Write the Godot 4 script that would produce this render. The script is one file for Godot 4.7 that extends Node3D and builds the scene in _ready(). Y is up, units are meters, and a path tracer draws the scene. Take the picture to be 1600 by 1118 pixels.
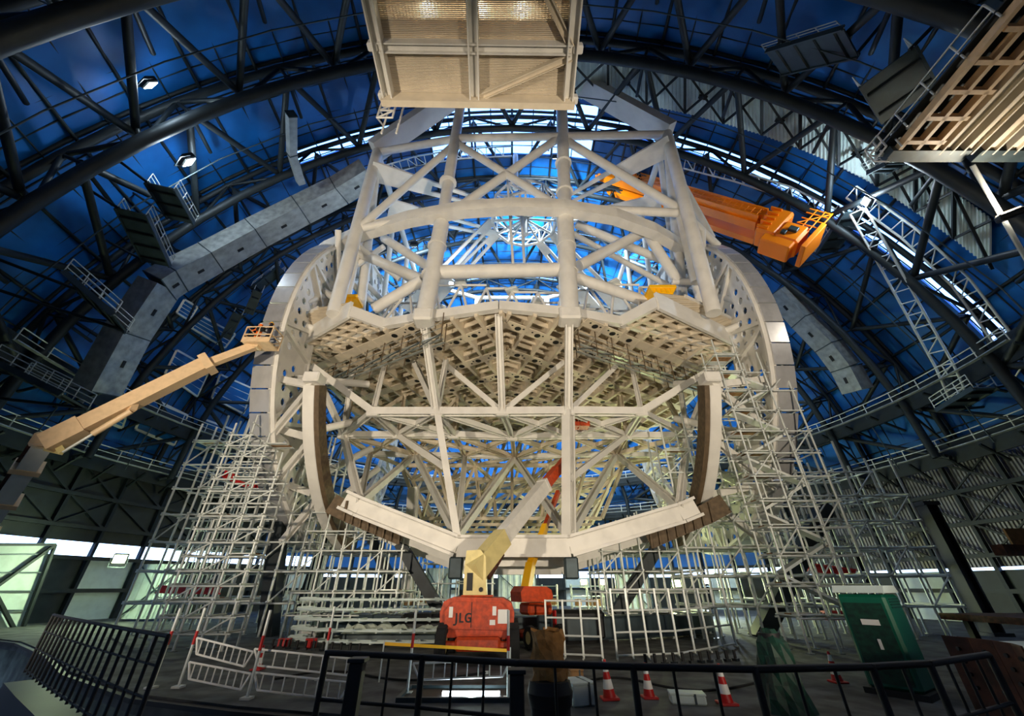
extends Node3D
# A great telescope under construction inside its steel dome. Metres, y up, the view runs along -z.

var M = {}
var U = {}
var names = {}
var rng = RandomNumberGenerator.new()
const CENTRE = Vector3(0, 14, -36)          # centre of the dome, at the springing height
const DOME = 46.0

func _ready():
	rng.seed = 7
	var cam = Camera3D.new()
	cam.name = "camera"
	cam.position = Vector3(0, 3, 0)
	cam.rotation_degrees = Vector3(30.7, 0, 0)
	cam.fov = 85.95
	cam.far = 400.0
	add_child(cam)
	cam.current = true
	var env = Environment.new()
	env.tonemap_mode = Environment.TONE_MAPPER_LINEAR
	env.tonemap_exposure = 1.35
	env.background_mode = Environment.BG_SKY
	var skm = ProceduralSkyMaterial.new()
	skm.sky_top_color = Color(0.42, 0.62, 0.95)
	skm.sky_horizon_color = Color(0.72, 0.84, 1.0)
	skm.ground_bottom_color = Color(0.35, 0.3, 0.26)
	skm.ground_horizon_color = Color(0.6, 0.56, 0.5)
	skm.sky_energy_multiplier = 2.0
	skm.ground_energy_multiplier = 1.0
	var sky = Sky.new()
	sky.sky_material = skm
	env.sky = sky
	env.sdfgi_enabled = true
	env.ssao_enabled = true
	env.ssil_enabled = true
	var we = WorldEnvironment.new()
	we.name = "world_environment"
	we.environment = env
	add_child(we)
	materials()
	unit_meshes()
	lamps()
	print("setting"); setting()
	print("dome"); dome_steel()
	print("telescope"); telescope()
	print("machines"); machines()
	print("scaffolds"); scaffolds()
	print("ground"); ground_things()
	print("done")

# ------------------------------------------------------------------ materials
func noise_tex(freq, lo, hi, sd, size = 512):
	var n = FastNoiseLite.new()
	n.seed = sd
	n.frequency = freq
	n.fractal_octaves = 5
	var img: Image = n.get_seamless_image(size, size)
	var out = Image.create(size, size, true, Image.FORMAT_RGB8)
	for y in size:
		for x in size:
			var v: float = lerp(lo, hi, img.get_pixel(x, y).r)
			out.set_pixel(x, y, Color(v, v, v))
	out.generate_mipmaps()
	return ImageTexture.create_from_image(out)

func mat(key, col, rough = 0.6, metal = 0.0, tex = null, scale = 0.2):
	var m = StandardMaterial3D.new()
	m.albedo_color = col
	m.roughness = rough
	m.metallic = metal
	if tex:
		m.albedo_texture = tex
		m.uv1_triplanar = true
		m.uv1_world_triplanar = true
		m.uv1_scale = Vector3.ONE * scale
	M[key] = m
	return m

func materials():
	var grime = noise_tex(0.012, 0.72, 1.08, 3)
	var soft = noise_tex(0.01, 0.92, 1.04, 5)
	var blot = noise_tex(0.014, 0.45, 1.15, 9)
	mat("white", Color(0.87, 0.86, 0.83), 0.5, 0.0, soft, 0.11)
	mat("cream", Color(0.84, 0.79, 0.7), 0.55, 0.0, soft, 0.13)
	mat("deck", Color(0.78, 0.73, 0.64), 0.6, 0.0, soft, 0.09)
	mat("dark", Color(0.14, 0.175, 0.19), 0.55, 0.3, grime, 0.1)
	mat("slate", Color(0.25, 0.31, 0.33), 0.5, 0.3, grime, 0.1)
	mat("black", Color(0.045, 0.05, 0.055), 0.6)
	mat("blue", Color(0.02, 0.4, 0.72), 0.5, 0.0, grime, 0.045)
	mat("galv", Color(0.84, 0.86, 0.84), 0.42, 0.15, soft, 0.3)
	mat("zinc", Color(0.7, 0.72, 0.7), 0.38, 0.35, grime, 0.16)
	mat("rim", Color(0.82, 0.82, 0.82), 0.3, 0.55, soft, 0.2)
	mat("orange", Color(1.0, 0.53, 0.0), 0.45)
	mat("red", Color(0.8, 0.28, 0.09), 0.5, 0.0, grime, 0.5)
	mat("red_paint", Color(0.72, 0.07, 0.06), 0.5)
	mat("boom_cream", Color(0.82, 0.76, 0.52), 0.5, 0.0, soft, 0.4)
	mat("boom_white", Color(0.86, 0.85, 0.82), 0.45, 0.0, soft, 0.4)
	mat("boom_tan", Color(0.88, 0.76, 0.6), 0.5, 0.0, soft, 0.4)
	mat("yellow", Color(0.96, 0.72, 0.03), 0.5)
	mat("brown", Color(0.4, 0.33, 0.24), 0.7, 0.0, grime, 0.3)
	mat("rust", Color(0.36, 0.2, 0.13), 0.75, 0.2, blot, 0.4)
	mat("concrete", Color(0.38, 0.39, 0.38), 0.85, 0.0, blot, 0.09)
	mat("pit_concrete", Color(0.42, 0.44, 0.38), 0.9, 0.0, blot, 0.13)
	mat("wall_grey", Color(0.52, 0.52, 0.55), 0.5, 0.35, grime, 0.1)
	mat("hoarding", Color(0.8, 0.86, 0.84), 0.6, 0.0, soft, 0.2)
	mat("green", Color(0.0, 0.36, 0.27), 0.5, 0.0, soft, 0.6)
	mat("green_dark", Color(0.02, 0.26, 0.19), 0.6, 0.0, blot, 0.7)
	mat("rubber", Color(0.08, 0.08, 0.08), 0.85)
	mat("tarp", Color(0.78, 0.82, 0.76), 0.7, 0.0, soft, 0.5)
	mat("paper", Color(0.72, 0.52, 0.28), 0.85, 0.0, grime, 0.7)
	mat("plastic_white", Color(0.9, 0.9, 0.88), 0.45)
	mat("plywood", Color(0.66, 0.5, 0.32), 0.8, 0.0, grime, 0.4)
	mat("skin", Color(0.72, 0.5, 0.4), 0.6)
	mat("cloth_red", Color(0.6, 0.12, 0.1), 0.85)
	mat("cloth_navy", Color(0.1, 0.11, 0.16), 0.85)
	mat("hivis", Color(0.95, 0.45, 0.1), 0.7)
	glow("lamp_white", Color(0.9, 0.96, 1.0), 14.0)
	glow("lamp_warm", Color(1.0, 0.86, 0.62), 10.0)
	glow("lamp_green", Color(0.93, 1.0, 0.72), 12.0)

func glow(key, col, e):
	var m = StandardMaterial3D.new()
	m.albedo_color = col
	m.emission_enabled = true
	m.emission = col
	m.emission_energy_multiplier = e
	M[key] = m

# ------------------------------------------------------------------ mesh helpers
func numbered(n):
	var k: int = names.get(n, 0)
	names[n] = k + 1
	return n if k == 0 else "%s_%03d" % [n, k]

func thing(called, label, category, at = Vector3.ZERO, turn = 0.0, group = ""):
	var o = Node3D.new()
	o.name = numbered(called)
	add_child(o)
	o.position = at
	o.rotation.y = turn
	o.set_meta("label", label)
	o.set_meta("category", category)
	o.set_meta("kind", "thing")
	if group != "": o.set_meta("group", group)
	return o

func structure(called, label, category):
	var o = Node3D.new()
	o.name = numbered(called)
	add_child(o)
	o.set_meta("kind", "structure")
	o.set_meta("label", label)
	o.set_meta("category", category)
	return o

func section(parent, called):
	var o = Node3D.new()
	o.name = called
	parent.add_child(o, true)
	return o

func part(parent, called, mesh, m, x = Transform3D.IDENTITY):
	var o = MeshInstance3D.new()
	o.name = called
	o.mesh = mesh
	o.material_override = M[m]
	o.transform = x
	parent.add_child(o, true)
	return o

func hold(o):
	o.set_meta("kind", "stuff")
	return o

func frame_for(a: Vector3, b: Vector3, w: float, h: float, up = Vector3.UP) -> Transform3D:
	var y = b - a
	var n = y.normalized()
	var x = n.cross(up)
	if x.length() < 0.05: x = n.cross(Vector3(0, 0, 1))
	x = x.normalized()
	var z = x.cross(n).normalized()
	return Transform3D(Basis(x * w, y, z * h), (a + b) * 0.5)

func bar(parent, called, a, b, w, h, m, shape = "box", up = Vector3.UP):
	return part(parent, called, U[shape], m, frame_for(a, b, w, h, up))

func rod(parent, called, a, b, r, m):
	return part(parent, called, U["tube"], m, frame_for(a, b, r * 2.0, r * 2.0))

func block(parent, called, c, size, m, turn = 0.0, bevel = 0.0):
	var x = Transform3D(Basis(Vector3.UP, turn), c)
	if bevel > 0.0: return part(parent, called, cbox(size, bevel), m, x)
	return part(parent, called, U["box"], m, x * Transform3D(Basis.from_scale(size)))

func begin() -> SurfaceTool:
	var st = SurfaceTool.new()
	st.begin(Mesh.PRIMITIVE_TRIANGLES)
	st.set_smooth_group(-1)
	return st

func quad(st, a, b, c, d):
	for v in [a, b, c, a, c, d]: st.add_vertex(v)

func done(st) -> ArrayMesh:
	st.generate_normals()
	return st.commit()

func st_box(st, x: Transform3D):
	var p = []
	for k in 8: p.append(x * Vector3(-0.5 if k & 1 == 0 else 0.5, -0.5 if k & 2 == 0 else 0.5, -0.5 if k & 4 == 0 else 0.5))
	quad(st, p[0], p[2], p[3], p[1]); quad(st, p[5], p[7], p[6], p[4])
	quad(st, p[4], p[6], p[2], p[0]); quad(st, p[1], p[3], p[7], p[5])
	quad(st, p[2], p[6], p[7], p[3]); quad(st, p[4], p[0], p[1], p[5])

func st_bar(st, a, b, w, h, up = Vector3.UP):
	st_box(st, frame_for(a, b, w, h, up))

func slab4(a, b, c, d, thick) -> ArrayMesh:
	var st = begin()
	var n: Vector3 = (b - a).cross(d - a).normalized() * thick
	quad(st, a, b, c, d)
	quad(st, d + n, c + n, b + n, a + n)
	quad(st, a, a + n, b + n, b); quad(st, b, b + n, c + n, c)
	quad(st, c, c + n, d + n, d); quad(st, d, d + n, a + n, a)
	return done(st)

# box with chamfered edges, built as the hull of three inset boxes
func cbox(s: Vector3, b: float) -> ArrayMesh:
	var st = begin()
	var h = s * 0.5
	var i = h - Vector3.ONE * b
	var ax = [[0, 1, 2], [1, 2, 0], [2, 0, 1]]
	for q in ax:
		for sg in [-1.0, 1.0]:
			var c = []
			for uv in [[-1, -1], [1, -1], [1, 1], [-1, 1]]:
				var v = Vector3.ZERO
				v[q[0]] = h[q[0]] * sg; v[q[1]] = i[q[1]] * uv[0]; v[q[2]] = i[q[2]] * uv[1]
				c.append(v)
			if sg > 0: quad(st, c[3], c[2], c[1], c[0])
			else: quad(st, c[0], c[1], c[2], c[3])
	for q in ax:
		for s1 in [-1.0, 1.0]:
			for s2 in [-1.0, 1.0]:
				var c = []
				for e in [[-1, 0], [1, 0], [1, 1], [-1, 1]]:
					var v = Vector3.ZERO
					v[q[0]] = i[q[0]] * e[0]
					v[q[1]] = (h[q[1]] if e[1] == 0 else i[q[1]]) * s1
					v[q[2]] = (i[q[2]] if e[1] == 0 else h[q[2]]) * s2
					c.append(v)
				if s1 * s2 > 0: quad(st, c[3], c[2], c[1], c[0])
				else: quad(st, c[0], c[1], c[2], c[3])
	for sx in [-1.0, 1.0]:
		for sy in [-1.0, 1.0]:
			for sz in [-1.0, 1.0]:
				var t = [Vector3(h.x * sx, i.y * sy, i.z * sz), Vector3(i.x * sx, h.y * sy, i.z * sz), Vector3(i.x * sx, i.y * sy, h.z * sz)]
				if sx * sy * sz > 0: t.reverse()
				for v in t: st.add_vertex(v)
	return done(st)

# outline in x/y pushed along z from -d/2 to d/2
func prism(poly: PackedVector2Array, d: float) -> ArrayMesh:
	var st = begin()
	if Geometry2D.is_polygon_clockwise(poly): poly.reverse()
	var tri = Geometry2D.triangulate_polygon(poly)
	for k in range(0, tri.size(), 3):
		var a = poly[tri[k]]; var b = poly[tri[k + 1]]; var c = poly[tri[k + 2]]
		if (b - a).cross(c - a) < 0:
			var t = b; b = c; c = t
		for v in [c, b, a]: st.add_vertex(Vector3(v.x, v.y, d / 2))
		for v in [a, b, c]: st.add_vertex(Vector3(v.x, v.y, -d / 2))
	for k in poly.size():
		var a = poly[k]; var b = poly[(k + 1) % poly.size()]
		quad(st, Vector3(a.x, a.y, d / 2), Vector3(b.x, b.y, d / 2), Vector3(b.x, b.y, -d / 2), Vector3(a.x, a.y, -d / 2))
	return done(st)

func lathe(profile: Array, sides = 20) -> ArrayMesh:
	var st = SurfaceTool.new()
	st.begin(Mesh.PRIMITIVE_TRIANGLES)
	for k in profile.size() - 1:
		st.set_smooth_group(k + 1)
		for j in sides:
			var a0 = TAU * j / sides; var a1 = TAU * (j + 1) / sides
			var p: Vector2 = profile[k]; var q: Vector2 = profile[k + 1]
			quad(st, Vector3(p.x * cos(a0), p.y, p.x * sin(a0)), Vector3(q.x * cos(a0), q.y, q.x * sin(a0)), Vector3(q.x * cos(a1), q.y, q.x * sin(a1)), Vector3(p.x * cos(a1), p.y, p.x * sin(a1)))
	return done(st)

# rectangular section carried along a polyline; axis stays the section's own side direction
func sweep(points: Array, w: float, h: float, axis: Vector3, closed = false) -> ArrayMesh:
	var st = begin()
	var rings = []
	var n = points.size()
	for k in n:
		var p0: Vector3 = points[(k - 1 + n) % n] if (closed or k > 0) else points[k]
		var p1: Vector3 = points[(k + 1) % n] if (closed or k < n - 1) else points[k]
		var t = (p1 - p0).normalized()
		var up = axis.cross(t).normalized()
		var sd = t.cross(up).normalized()
		var c: Vector3 = points[k]
		rings.append([c - sd * w / 2 - up * h / 2, c + sd * w / 2 - up * h / 2, c + sd * w / 2 + up * h / 2, c - sd * w / 2 + up * h / 2])
	var last = n if closed else n - 1
	for k in last:
		var a: Array = rings[k]; var b: Array = rings[(k + 1) % n]
		for e in 4: quad(st, a[e], b[e], b[(e + 1) % 4], a[(e + 1) % 4])
	if not closed:
		var f: Array = rings[0]; var g: Array = rings[n - 1]
		quad(st, f[0], f[1], f[2], f[3]); quad(st, g[3], g[2], g[1], g[0])
	return done(st)

func tube_path(points: Array, r: float, sides = 8, closed = false) -> ArrayMesh:
	var st = SurfaceTool.new()
	st.begin(Mesh.PRIMITIVE_TRIANGLES)
	st.set_smooth_group(1)
	var n = points.size()
	var rings = []
	var side = Vector3.ZERO
	for k in n:
		var p0: Vector3 = points[(k - 1 + n) % n] if (closed or k > 0) else points[k]
		var p1: Vector3 = points[(k + 1) % n] if (closed or k < n - 1) else points[k]
		var t = (p1 - p0).normalized()
		if k == 0:
			side = t.cross(Vector3.UP if abs(t.y) < 0.9 else Vector3.RIGHT).normalized()
		side = (side - t * side.dot(t)).normalized()
		var up = t.cross(side)
		var ring = []
		for j in sides: ring.append(points[k] + (side * cos(TAU * j / sides) + up * sin(TAU * j / sides)) * r)
		rings.append(ring)
	for k in (n if closed else n - 1):
		for j in sides:
			var a: Array = rings[k]; var b: Array = rings[(k + 1) % n]
			quad(st, a[j], b[j], b[(j + 1) % sides], a[(j + 1) % sides])
	return done(st)

func unit_meshes():
	U["box"] = BoxMesh.new()
	var c = CylinderMesh.new()
	c.top_radius = 0.5; c.bottom_radius = 0.5; c.height = 1.0; c.radial_segments = 12; c.rings = 0
	U["tube"] = c
	var p = CylinderMesh.new()
	p.top_radius = 0.5; p.bottom_radius = 0.5; p.height = 1.0; p.radial_segments = 6; p.rings = 0
	U["pole"] = p
	# rolled H section, one metre long along y: flanges at the two z faces
	var st = begin()
	var o = [Vector2(-0.5, -0.5), Vector2(0.5, -0.5), Vector2(0.5, -0.36), Vector2(0.09, -0.36), Vector2(0.09, 0.36), Vector2(0.5, 0.36), Vector2(0.5, 0.5), Vector2(-0.5, 0.5), Vector2(-0.5, 0.36), Vector2(-0.09, 0.36), Vector2(-0.09, -0.36), Vector2(-0.5, -0.36)]
	for k in 12:
		var a: Vector2 = o[k]; var b: Vector2 = o[(k + 1) % 12]
		quad(st, Vector3(a.x, -0.5, a.y), Vector3(b.x, -0.5, b.y), Vector3(b.x, 0.5, b.y), Vector3(a.x, 0.5, a.y))
	for y in [-0.5, 0.5]:
		for r in [[-0.5, -0.5, 0.5, -0.36], [-0.09, -0.36, 0.09, 0.36], [-0.5, 0.36, 0.5, 0.5]]:
			var q = [Vector3(r[0], y, r[1]), Vector3(r[2], y, r[1]), Vector3(r[2], y, r[3]), Vector3(r[0], y, r[3])]
			if y > 0: quad(st, q[0], q[1], q[2], q[3])
			else: quad(st, q[3], q[2], q[1], q[0])
	U["ibeam"] = done(st)
	var turned = SurfaceTool.new()
	turned.begin(Mesh.PRIMITIVE_TRIANGLES)
	turned.append_from(U["ibeam"], 0, Transform3D(Basis(Vector3.UP, PI / 2), Vector3.ZERO))
	U["hbeam"] = turned.commit()

# ------------------------------------------------------------------ lamps
func aim(o, dir: Vector3):
	o.basis = Basis.looking_at(dir, Vector3.UP if abs(dir.normalized().y) < 0.95 else Vector3.RIGHT)

func flood_lamp(label, at, towards, size, glow_key, col, energy, spot = 0.0, group = ""):
	var t = thing("flood_lamp", label, "lamp", at, 0.0, group)
	var dir: Vector3 = (towards - at).normalized()
	aim(t, dir)
	part(t, "housing", cbox(Vector3(size * 1.25, size * 1.0, size * 0.5), size * 0.08), "black", Transform3D(Basis.IDENTITY, Vector3(0, 0, size * 0.3)))
	part(t, "lens", U["box"], glow_key, Transform3D(Basis.from_scale(Vector3(size, size * 0.75, size * 0.05)), Vector3(0, 0, size * 0.02)))
	bar(t, "bracket", Vector3(-size * 0.7, 0, size * 0.3), Vector3(-size * 0.7, -size * 0.8, size * 0.3), size * 0.06, size * 0.12, "dark")
	bar(t, "bracket", Vector3(size * 0.7, 0, size * 0.3), Vector3(size * 0.7, -size * 0.8, size * 0.3), size * 0.06, size * 0.12, "dark")
	bar(t, "bracket", Vector3(-size * 0.7, -size * 0.8, size * 0.3), Vector3(size * 0.7, -size * 0.8, size * 0.3), size * 0.06, size * 0.12, "dark")
	var l
	if spot > 0.0:
		l = SpotLight3D.new()
		l.spot_angle = spot
		l.spot_range = 140.0
		l.spot_attenuation = 2.0
		l.spot_angle_attenuation = 0.6
	else:
		l = OmniLight3D.new()
		l.omni_range = 140.0
		l.omni_attenuation = 2.0
	l.name = "light"
	l.light_color = col
	l.light_energy = energy
	l.light_size = size * 0.5
	l.shadow_enabled = true
	l.position = Vector3(0, 0, -size * 0.3)
	t.add_child(l)
	return t

func mast(foot: Vector3, top: Vector3, label):
	var t = thing("lamp_mast", label, "mast", foot)
	rod(t, "pole", Vector3.ZERO, top - foot, 0.06, "dark")
	for k in 3:
		var a = TAU * k / 3.0
		rod(t, "leg", Vector3(0, 0.9, 0), Vector3(cos(a) * 0.8, 0.03, sin(a) * 0.8), 0.03, "dark")
	return t

func lamps():
	var warm = Color(1.0, 0.93, 0.83)
	var cold = Color(0.86, 0.94, 1.0)
	# work floodlights behind the viewer that throw the warm light on the truss front
	flood_lamp("warm floodlight on a mast at the gallery's outer end", Vector3(-17, 5.0, 4), Vector3(-7, 21, -30), 0.8, "lamp_warm", warm, 560.0, 40.0)
	mast(Vector3(-17, -3.0, 4), Vector3(-17, 4.3, 4), "steel mast carrying the floodlight at the gallery's outer end")
	flood_lamp("warm floodlight on a mast beside the brown gallery panel", Vector3(13, 5.0, 5), Vector3(3, 21, -30), 0.8, "lamp_warm", warm, 520.0, 40.0)
	mast(Vector3(13, 1.3, 5), Vector3(13, 4.3, 5), "steel mast carrying the floodlight beside the brown gallery panel")
	# added fill lamps under the arches that brighten the far blue skin
	var k = 0
	for p in [Vector3(-15, 48, -42), Vector3(2, 54, -40), Vector3(18, 48, -42), Vector3(6, 53, -31), Vector3(-8, 44, -58), Vector3(10, 44, -58)]:
		var at: Vector3 = p
		flood_lamp("added white fill lamp beneath the dome arches, brightening the blue skin", at, at + Vector3(0, -0.25, -1), 0.9, "lamp_white", cold, 640.0, 78.0, "added fill lamps under the dome")
		k += 1
	# lamps that show in the picture
	flood_lamp("glaring white work lamp on the dark catwalk corner", Vector3(-30.51, 37.42, -21.81), Vector3(-15.81, 24.43, -42.43), 1.1, "lamp_white", cold, 50.0)
	flood_lamp("white work lamp above the dark tube arch", Vector3(-29.3, 37.9, -15.53), Vector3(-15.81, 24.43, -42.43), 0.9, "lamp_white", cold, 12.0)
	flood_lamp("greenish work lamp glaring behind the tall scaffold's outer poles", Vector3(-37.6, 5.23, -41.48), Vector3(-20, 1, -20), 0.9, "lamp_green", Color(0.9, 1.0, 0.8), 55.0)
	flood_lamp("small round lamp among the thin mirror cell struts", Vector3(-7.9, 36.79, -38), Vector3(0, 10, 0), 0.5, "lamp_white", cold, 40.0)
	for q in [Vector3(10, 3.48, -62), Vector3(12.5, 3.48, -62)]:
		flood_lamp("yellowish wall lamp over the far equipment racks", q, Vector3(0, 2, -30), 0.8, "lamp_green", Color(1, 0.98, 0.72), 70.0, 0.0, "twin lamps over the equipment racks")
	flood_lamp("yellow-green work lamp glaring through the fine scaffold poles", Vector3(17.73, 3.25, -48), Vector3(8, 1, -20), 0.8, "lamp_green", Color(0.95, 1.0, 0.7), 110.0)
	flood_lamp("cold work lamp deep inside the stepped scaffold", Vector3(22.79, 3.53, -52), Vector3(10, 1, -20), 0.7, "lamp_white", cold, 60.0)
	flood_lamp("white work lamp at the orange crane's end carriage", Vector3(34.38, 35.14, -24.37), Vector3(0, 20, -36), 0.8, "lamp_white", cold, 50.0)
	flood_lamp("white lamp lighting the ribbed platform from beneath", Vector3(28.42, 21.45, -14.63), Vector3(26.53, 28, -12.38), 0.8, "lamp_warm", Color(1, 0.95, 0.88), 26.0)

# ------------------------------------------------------------------ the setting
func on_ring(a: float, r: float, y: float) -> Vector3:      # a = 0 looks along +x, a = PI/2 along -z
	return Vector3(cos(a) * r, y, -36.0 - sin(a) * r)

func on_dome(d: float, phi: float, r: float) -> Vector3:    # circle of the dome in the plane z = -d
	var dz = d - 36.0
	var q = sqrt(max(r * r - dz * dz, 0.01))
	return Vector3(q * cos(phi), 14.0 + q * sin(phi), -d)

func setting():
	# floor: a concrete deck with a curved edge over a pit at one side, its shadow gap painted black
	var edge = [Vector2(0, 13.2), Vector2(-4, 13.8), Vector2(-8, 14.8), Vector2(-12, 16.2), Vector2(-18, 20), Vector2(-24, 25), Vector2(-31, 30), Vector2(-44, 36)]
	var poly = PackedVector2Array()
	poly.append(Vector2(0, -9))
	for e in edge: poly.append(e)
	for k in range(1, 44):
		var a = PI - PI * 1.45 * k / 43.0
		poly.append(Vector2(46.5 * cos(a), 36 + 46.5 * sin(a)))
	var fl = structure("floor", "dark grey stained concrete deck under the telescope", "floor")
	part(fl, "slab", prism(poly, 0.5), "concrete", Transform3D(Basis(Vector3.RIGHT, Vector3(0, 0, -1), Vector3(0, -1, 0)), Vector3(0, -0.25, 0)))
	var edge_gap_shade = []
	for e in edge: edge_gap_shade.append(Vector3(e.x, -0.12, -e.y + 0.06))
	part(fl, "edge_gap_shade", sweep(edge_gap_shade, 0.12, 0.42, Vector3.UP), "black")  # black strip stands in for the shadow gap along the deck edge
	var pit = structure("floor_pit", "greenish concrete base of the pit below the deck edge", "floor")
	block(pit, "slab", Vector3(-22, -3.2, -12), Vector3(60, 0.4, 60), "pit_concrete")
	for k in edge.size() - 1:
		var a: Vector2 = edge[k]; var b: Vector2 = edge[k + 1]
		bar(pit, "retaining_wall", Vector3(a.x, -1.75, -a.y - 0.3), Vector3(b.x, -1.75, -b.y - 0.3), 0.4, 2.6, "pit_concrete")
	# gallery the viewer stands on
	var g = structure("floor_gallery", "steel viewing gallery behind the black railing", "floor")
	block(g, "deck", Vector3(2, 1.2, 1.0), Vector3(36, 0.2, 10.5), "dark")
	for x in [-12.0, -4.0, 4.0, 12.0]:
		block(g, "post", Vector3(x, -1.0, 1.0), Vector3(0.3, 4.2, 0.3), "dark")
	# round lower wall: 60 bays; a band of daylight stays open under the dome skirt
	var wl = structure("wall_ring", "round lower wall of the dome with corrugated cladding", "wall")
	var n = 60
	for k in n:
		var a0 = TAU * k / n; var a1 = TAU * (k + 1) / n
		var mid = (a0 + a1) * 0.5
		var back: float = clamp(1.0 - abs(mid - PI / 2) / (PI / 3), 0.0, 1.0)
		var leftish: float = 1.0 if (mid > PI * 0.72 and mid < PI * 1.12) else 0.0
		var lo = 4.3
		var hi = 5.3
		if leftish > 0.0: lo = 5.4; hi = 7.0
		if back <= 0.0 and leftish <= 0.0: hi = lo + 0.25
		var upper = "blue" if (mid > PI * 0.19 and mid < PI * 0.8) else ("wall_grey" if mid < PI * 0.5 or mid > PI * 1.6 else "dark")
		var low = "hoarding" if (k % 5 == 2) else "dark"
		var p = on_ring(a0, DOME, 0); var q = on_ring(a1, DOME, 0)
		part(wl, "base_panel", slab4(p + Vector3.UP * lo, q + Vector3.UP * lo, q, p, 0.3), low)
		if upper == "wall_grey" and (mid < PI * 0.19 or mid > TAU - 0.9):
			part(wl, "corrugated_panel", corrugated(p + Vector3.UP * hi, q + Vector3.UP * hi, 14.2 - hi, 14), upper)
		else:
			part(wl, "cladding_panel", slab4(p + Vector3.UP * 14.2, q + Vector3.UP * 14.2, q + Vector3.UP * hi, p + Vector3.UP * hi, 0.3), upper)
		bar(wl, "column", on_ring(a0, DOME - 0.5, 0), on_ring(a0, DOME - 0.5, 14.2), 0.35, 0.35, "dark")
		# diagonal lattice in front of the cladding
		for lv in [[5.4, 8.3], [8.3, 11.2], [11.2, 14.2]]:
			if hi < 5.0 or lv[0] > 5.5:
				bar(wl, "lattice", on_ring(a0, DOME - 0.55, lv[0]), on_ring(a1, DOME - 0.55, lv[1]), 0.2, 0.2, "dark")
				if k % 2 == 0: bar(wl, "lattice", on_ring(a1, DOME - 0.55, lv[0]), on_ring(a0, DOME - 0.55, lv[1]), 0.14, 0.14, "dark")
	for y in [2.6, 5.5, 8.3, 11.2, 14.0]:
		var ring = []
		for k in n: ring.append(on_ring(TAU * k / n, DOME - 0.6, y))
		part(wl, "ring_beam", sweep(ring, 0.35, 0.45, Vector3.UP, true), "dark")
	# dome skin: blue panels between the arches, with open slots where daylight comes in
	var roof = structure("ceiling", "blue panelled skin inside the telescope dome", "ceiling")
	var cut = [82.0, 79.5, 73.5, 65.0, 56.0, 47.0, 38.0, 28.0, 18.0, 8.0, -2.0, -7.5, -10.0]
	for b in cut.size() - 1:
		for j in 24:
			var f0 = PI * j / 24.0; var f1 = PI * (j + 1) / 24.0
			var d0: float = cut[b]; var d1: float = cut[b + 1]
			if b == 6:                                    # daylight slot along one arch, widest at the crown
				if j >= 1 and j < 10: d1 = 30.0
				if j >= 10 and j < 14: d1 = 34.5
				if j >= 14 and j < 17: d1 = 30.0
			if b == 4 and j >= 9 and j < 15: d1 = 47.5
			if b == 3 and j >= 10 and j < 14: d1 = 56.6
			if b == 8 and (j == 19 or j == 20): d1 = 8.7
			if b == 7 and j >= 10 and j < 14: d0 = 26.4
			var i0 = f0; var i1 = f1
			if b == 0: d0 = 82.0
			part(roof, "panel", slab4(on_dome(d0, i0, DOME), on_dome(d1, i0, DOME), on_dome(d1, i1, DOME), on_dome(d0, i1, DOME), 0.25), "blue")
	# purlins over the joints
	for j in range(0, 25):
		var line = []
		for k in range(0, 31):
			var th = PI * k / 30.0
			line.append(CENTRE + Vector3((DOME - 0.55) * sin(th) * cos(PI * j / 24.0), (DOME - 0.55) * sin(th) * sin(PI * j / 24.0), -(DOME - 0.55) * cos(th)))
		part(roof, "purlin", tube_path(line, 0.16, 4), "dark")
	for b in range(1, 12):
		var arc = []
		for k in 49: arc.append(on_dome(cut[b], PI * k / 48.0, DOME - 0.4))
		part(roof, "joint_arch", tube_path(arc, 0.2, 4), "dark")
	# sheet-by-sheet seams: light stringers between the purlins
	for b in range(0, 11):
		var d: float = (cut[b] + cut[b + 1]) * 0.5
		for o in [-0.34, -0.17, 0.0, 0.17, 0.34]:
			var arc = []
			for k in 49: arc.append(on_dome(d + o * (cut[b] - cut[b + 1]), PI * k / 48.0, DOME - 0.5))
			part(roof, "stringer", tube_path(arc, 0.07, 4), "dark")
	for j in range(0, 48):
		if j % 2 == 0 and j % 4 == 0: continue
		var line = []
		for k in range(0, 25):
			var th = PI * k / 24.0
			line.append(CENTRE + Vector3((DOME - 0.5) * sin(th) * cos(PI * j / 48.0), (DOME - 0.5) * sin(th) * sin(PI * j / 48.0), -(DOME - 0.5) * cos(th)))
		if j % 2: part(roof, "stringer", tube_path(line, 0.07, 4), "dark")
	# white-framed blue shutters low on the skin
	var which = ["blue shutter with a white frame just beneath the tan boom", "blue shutter with a white frame crossed by the tan boom", "blue shutter with a white frame between the tan boom and the round rim", "wide low blue shutter with a white frame beside the thin hanging walkway", "blue shutter with a white frame right above the tall scaffold's poles", "smallest blue shutter with a white frame at the long duct's elbow", "blue shutter with a white frame behind the long duct's foot"]
	var si = 0
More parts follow.
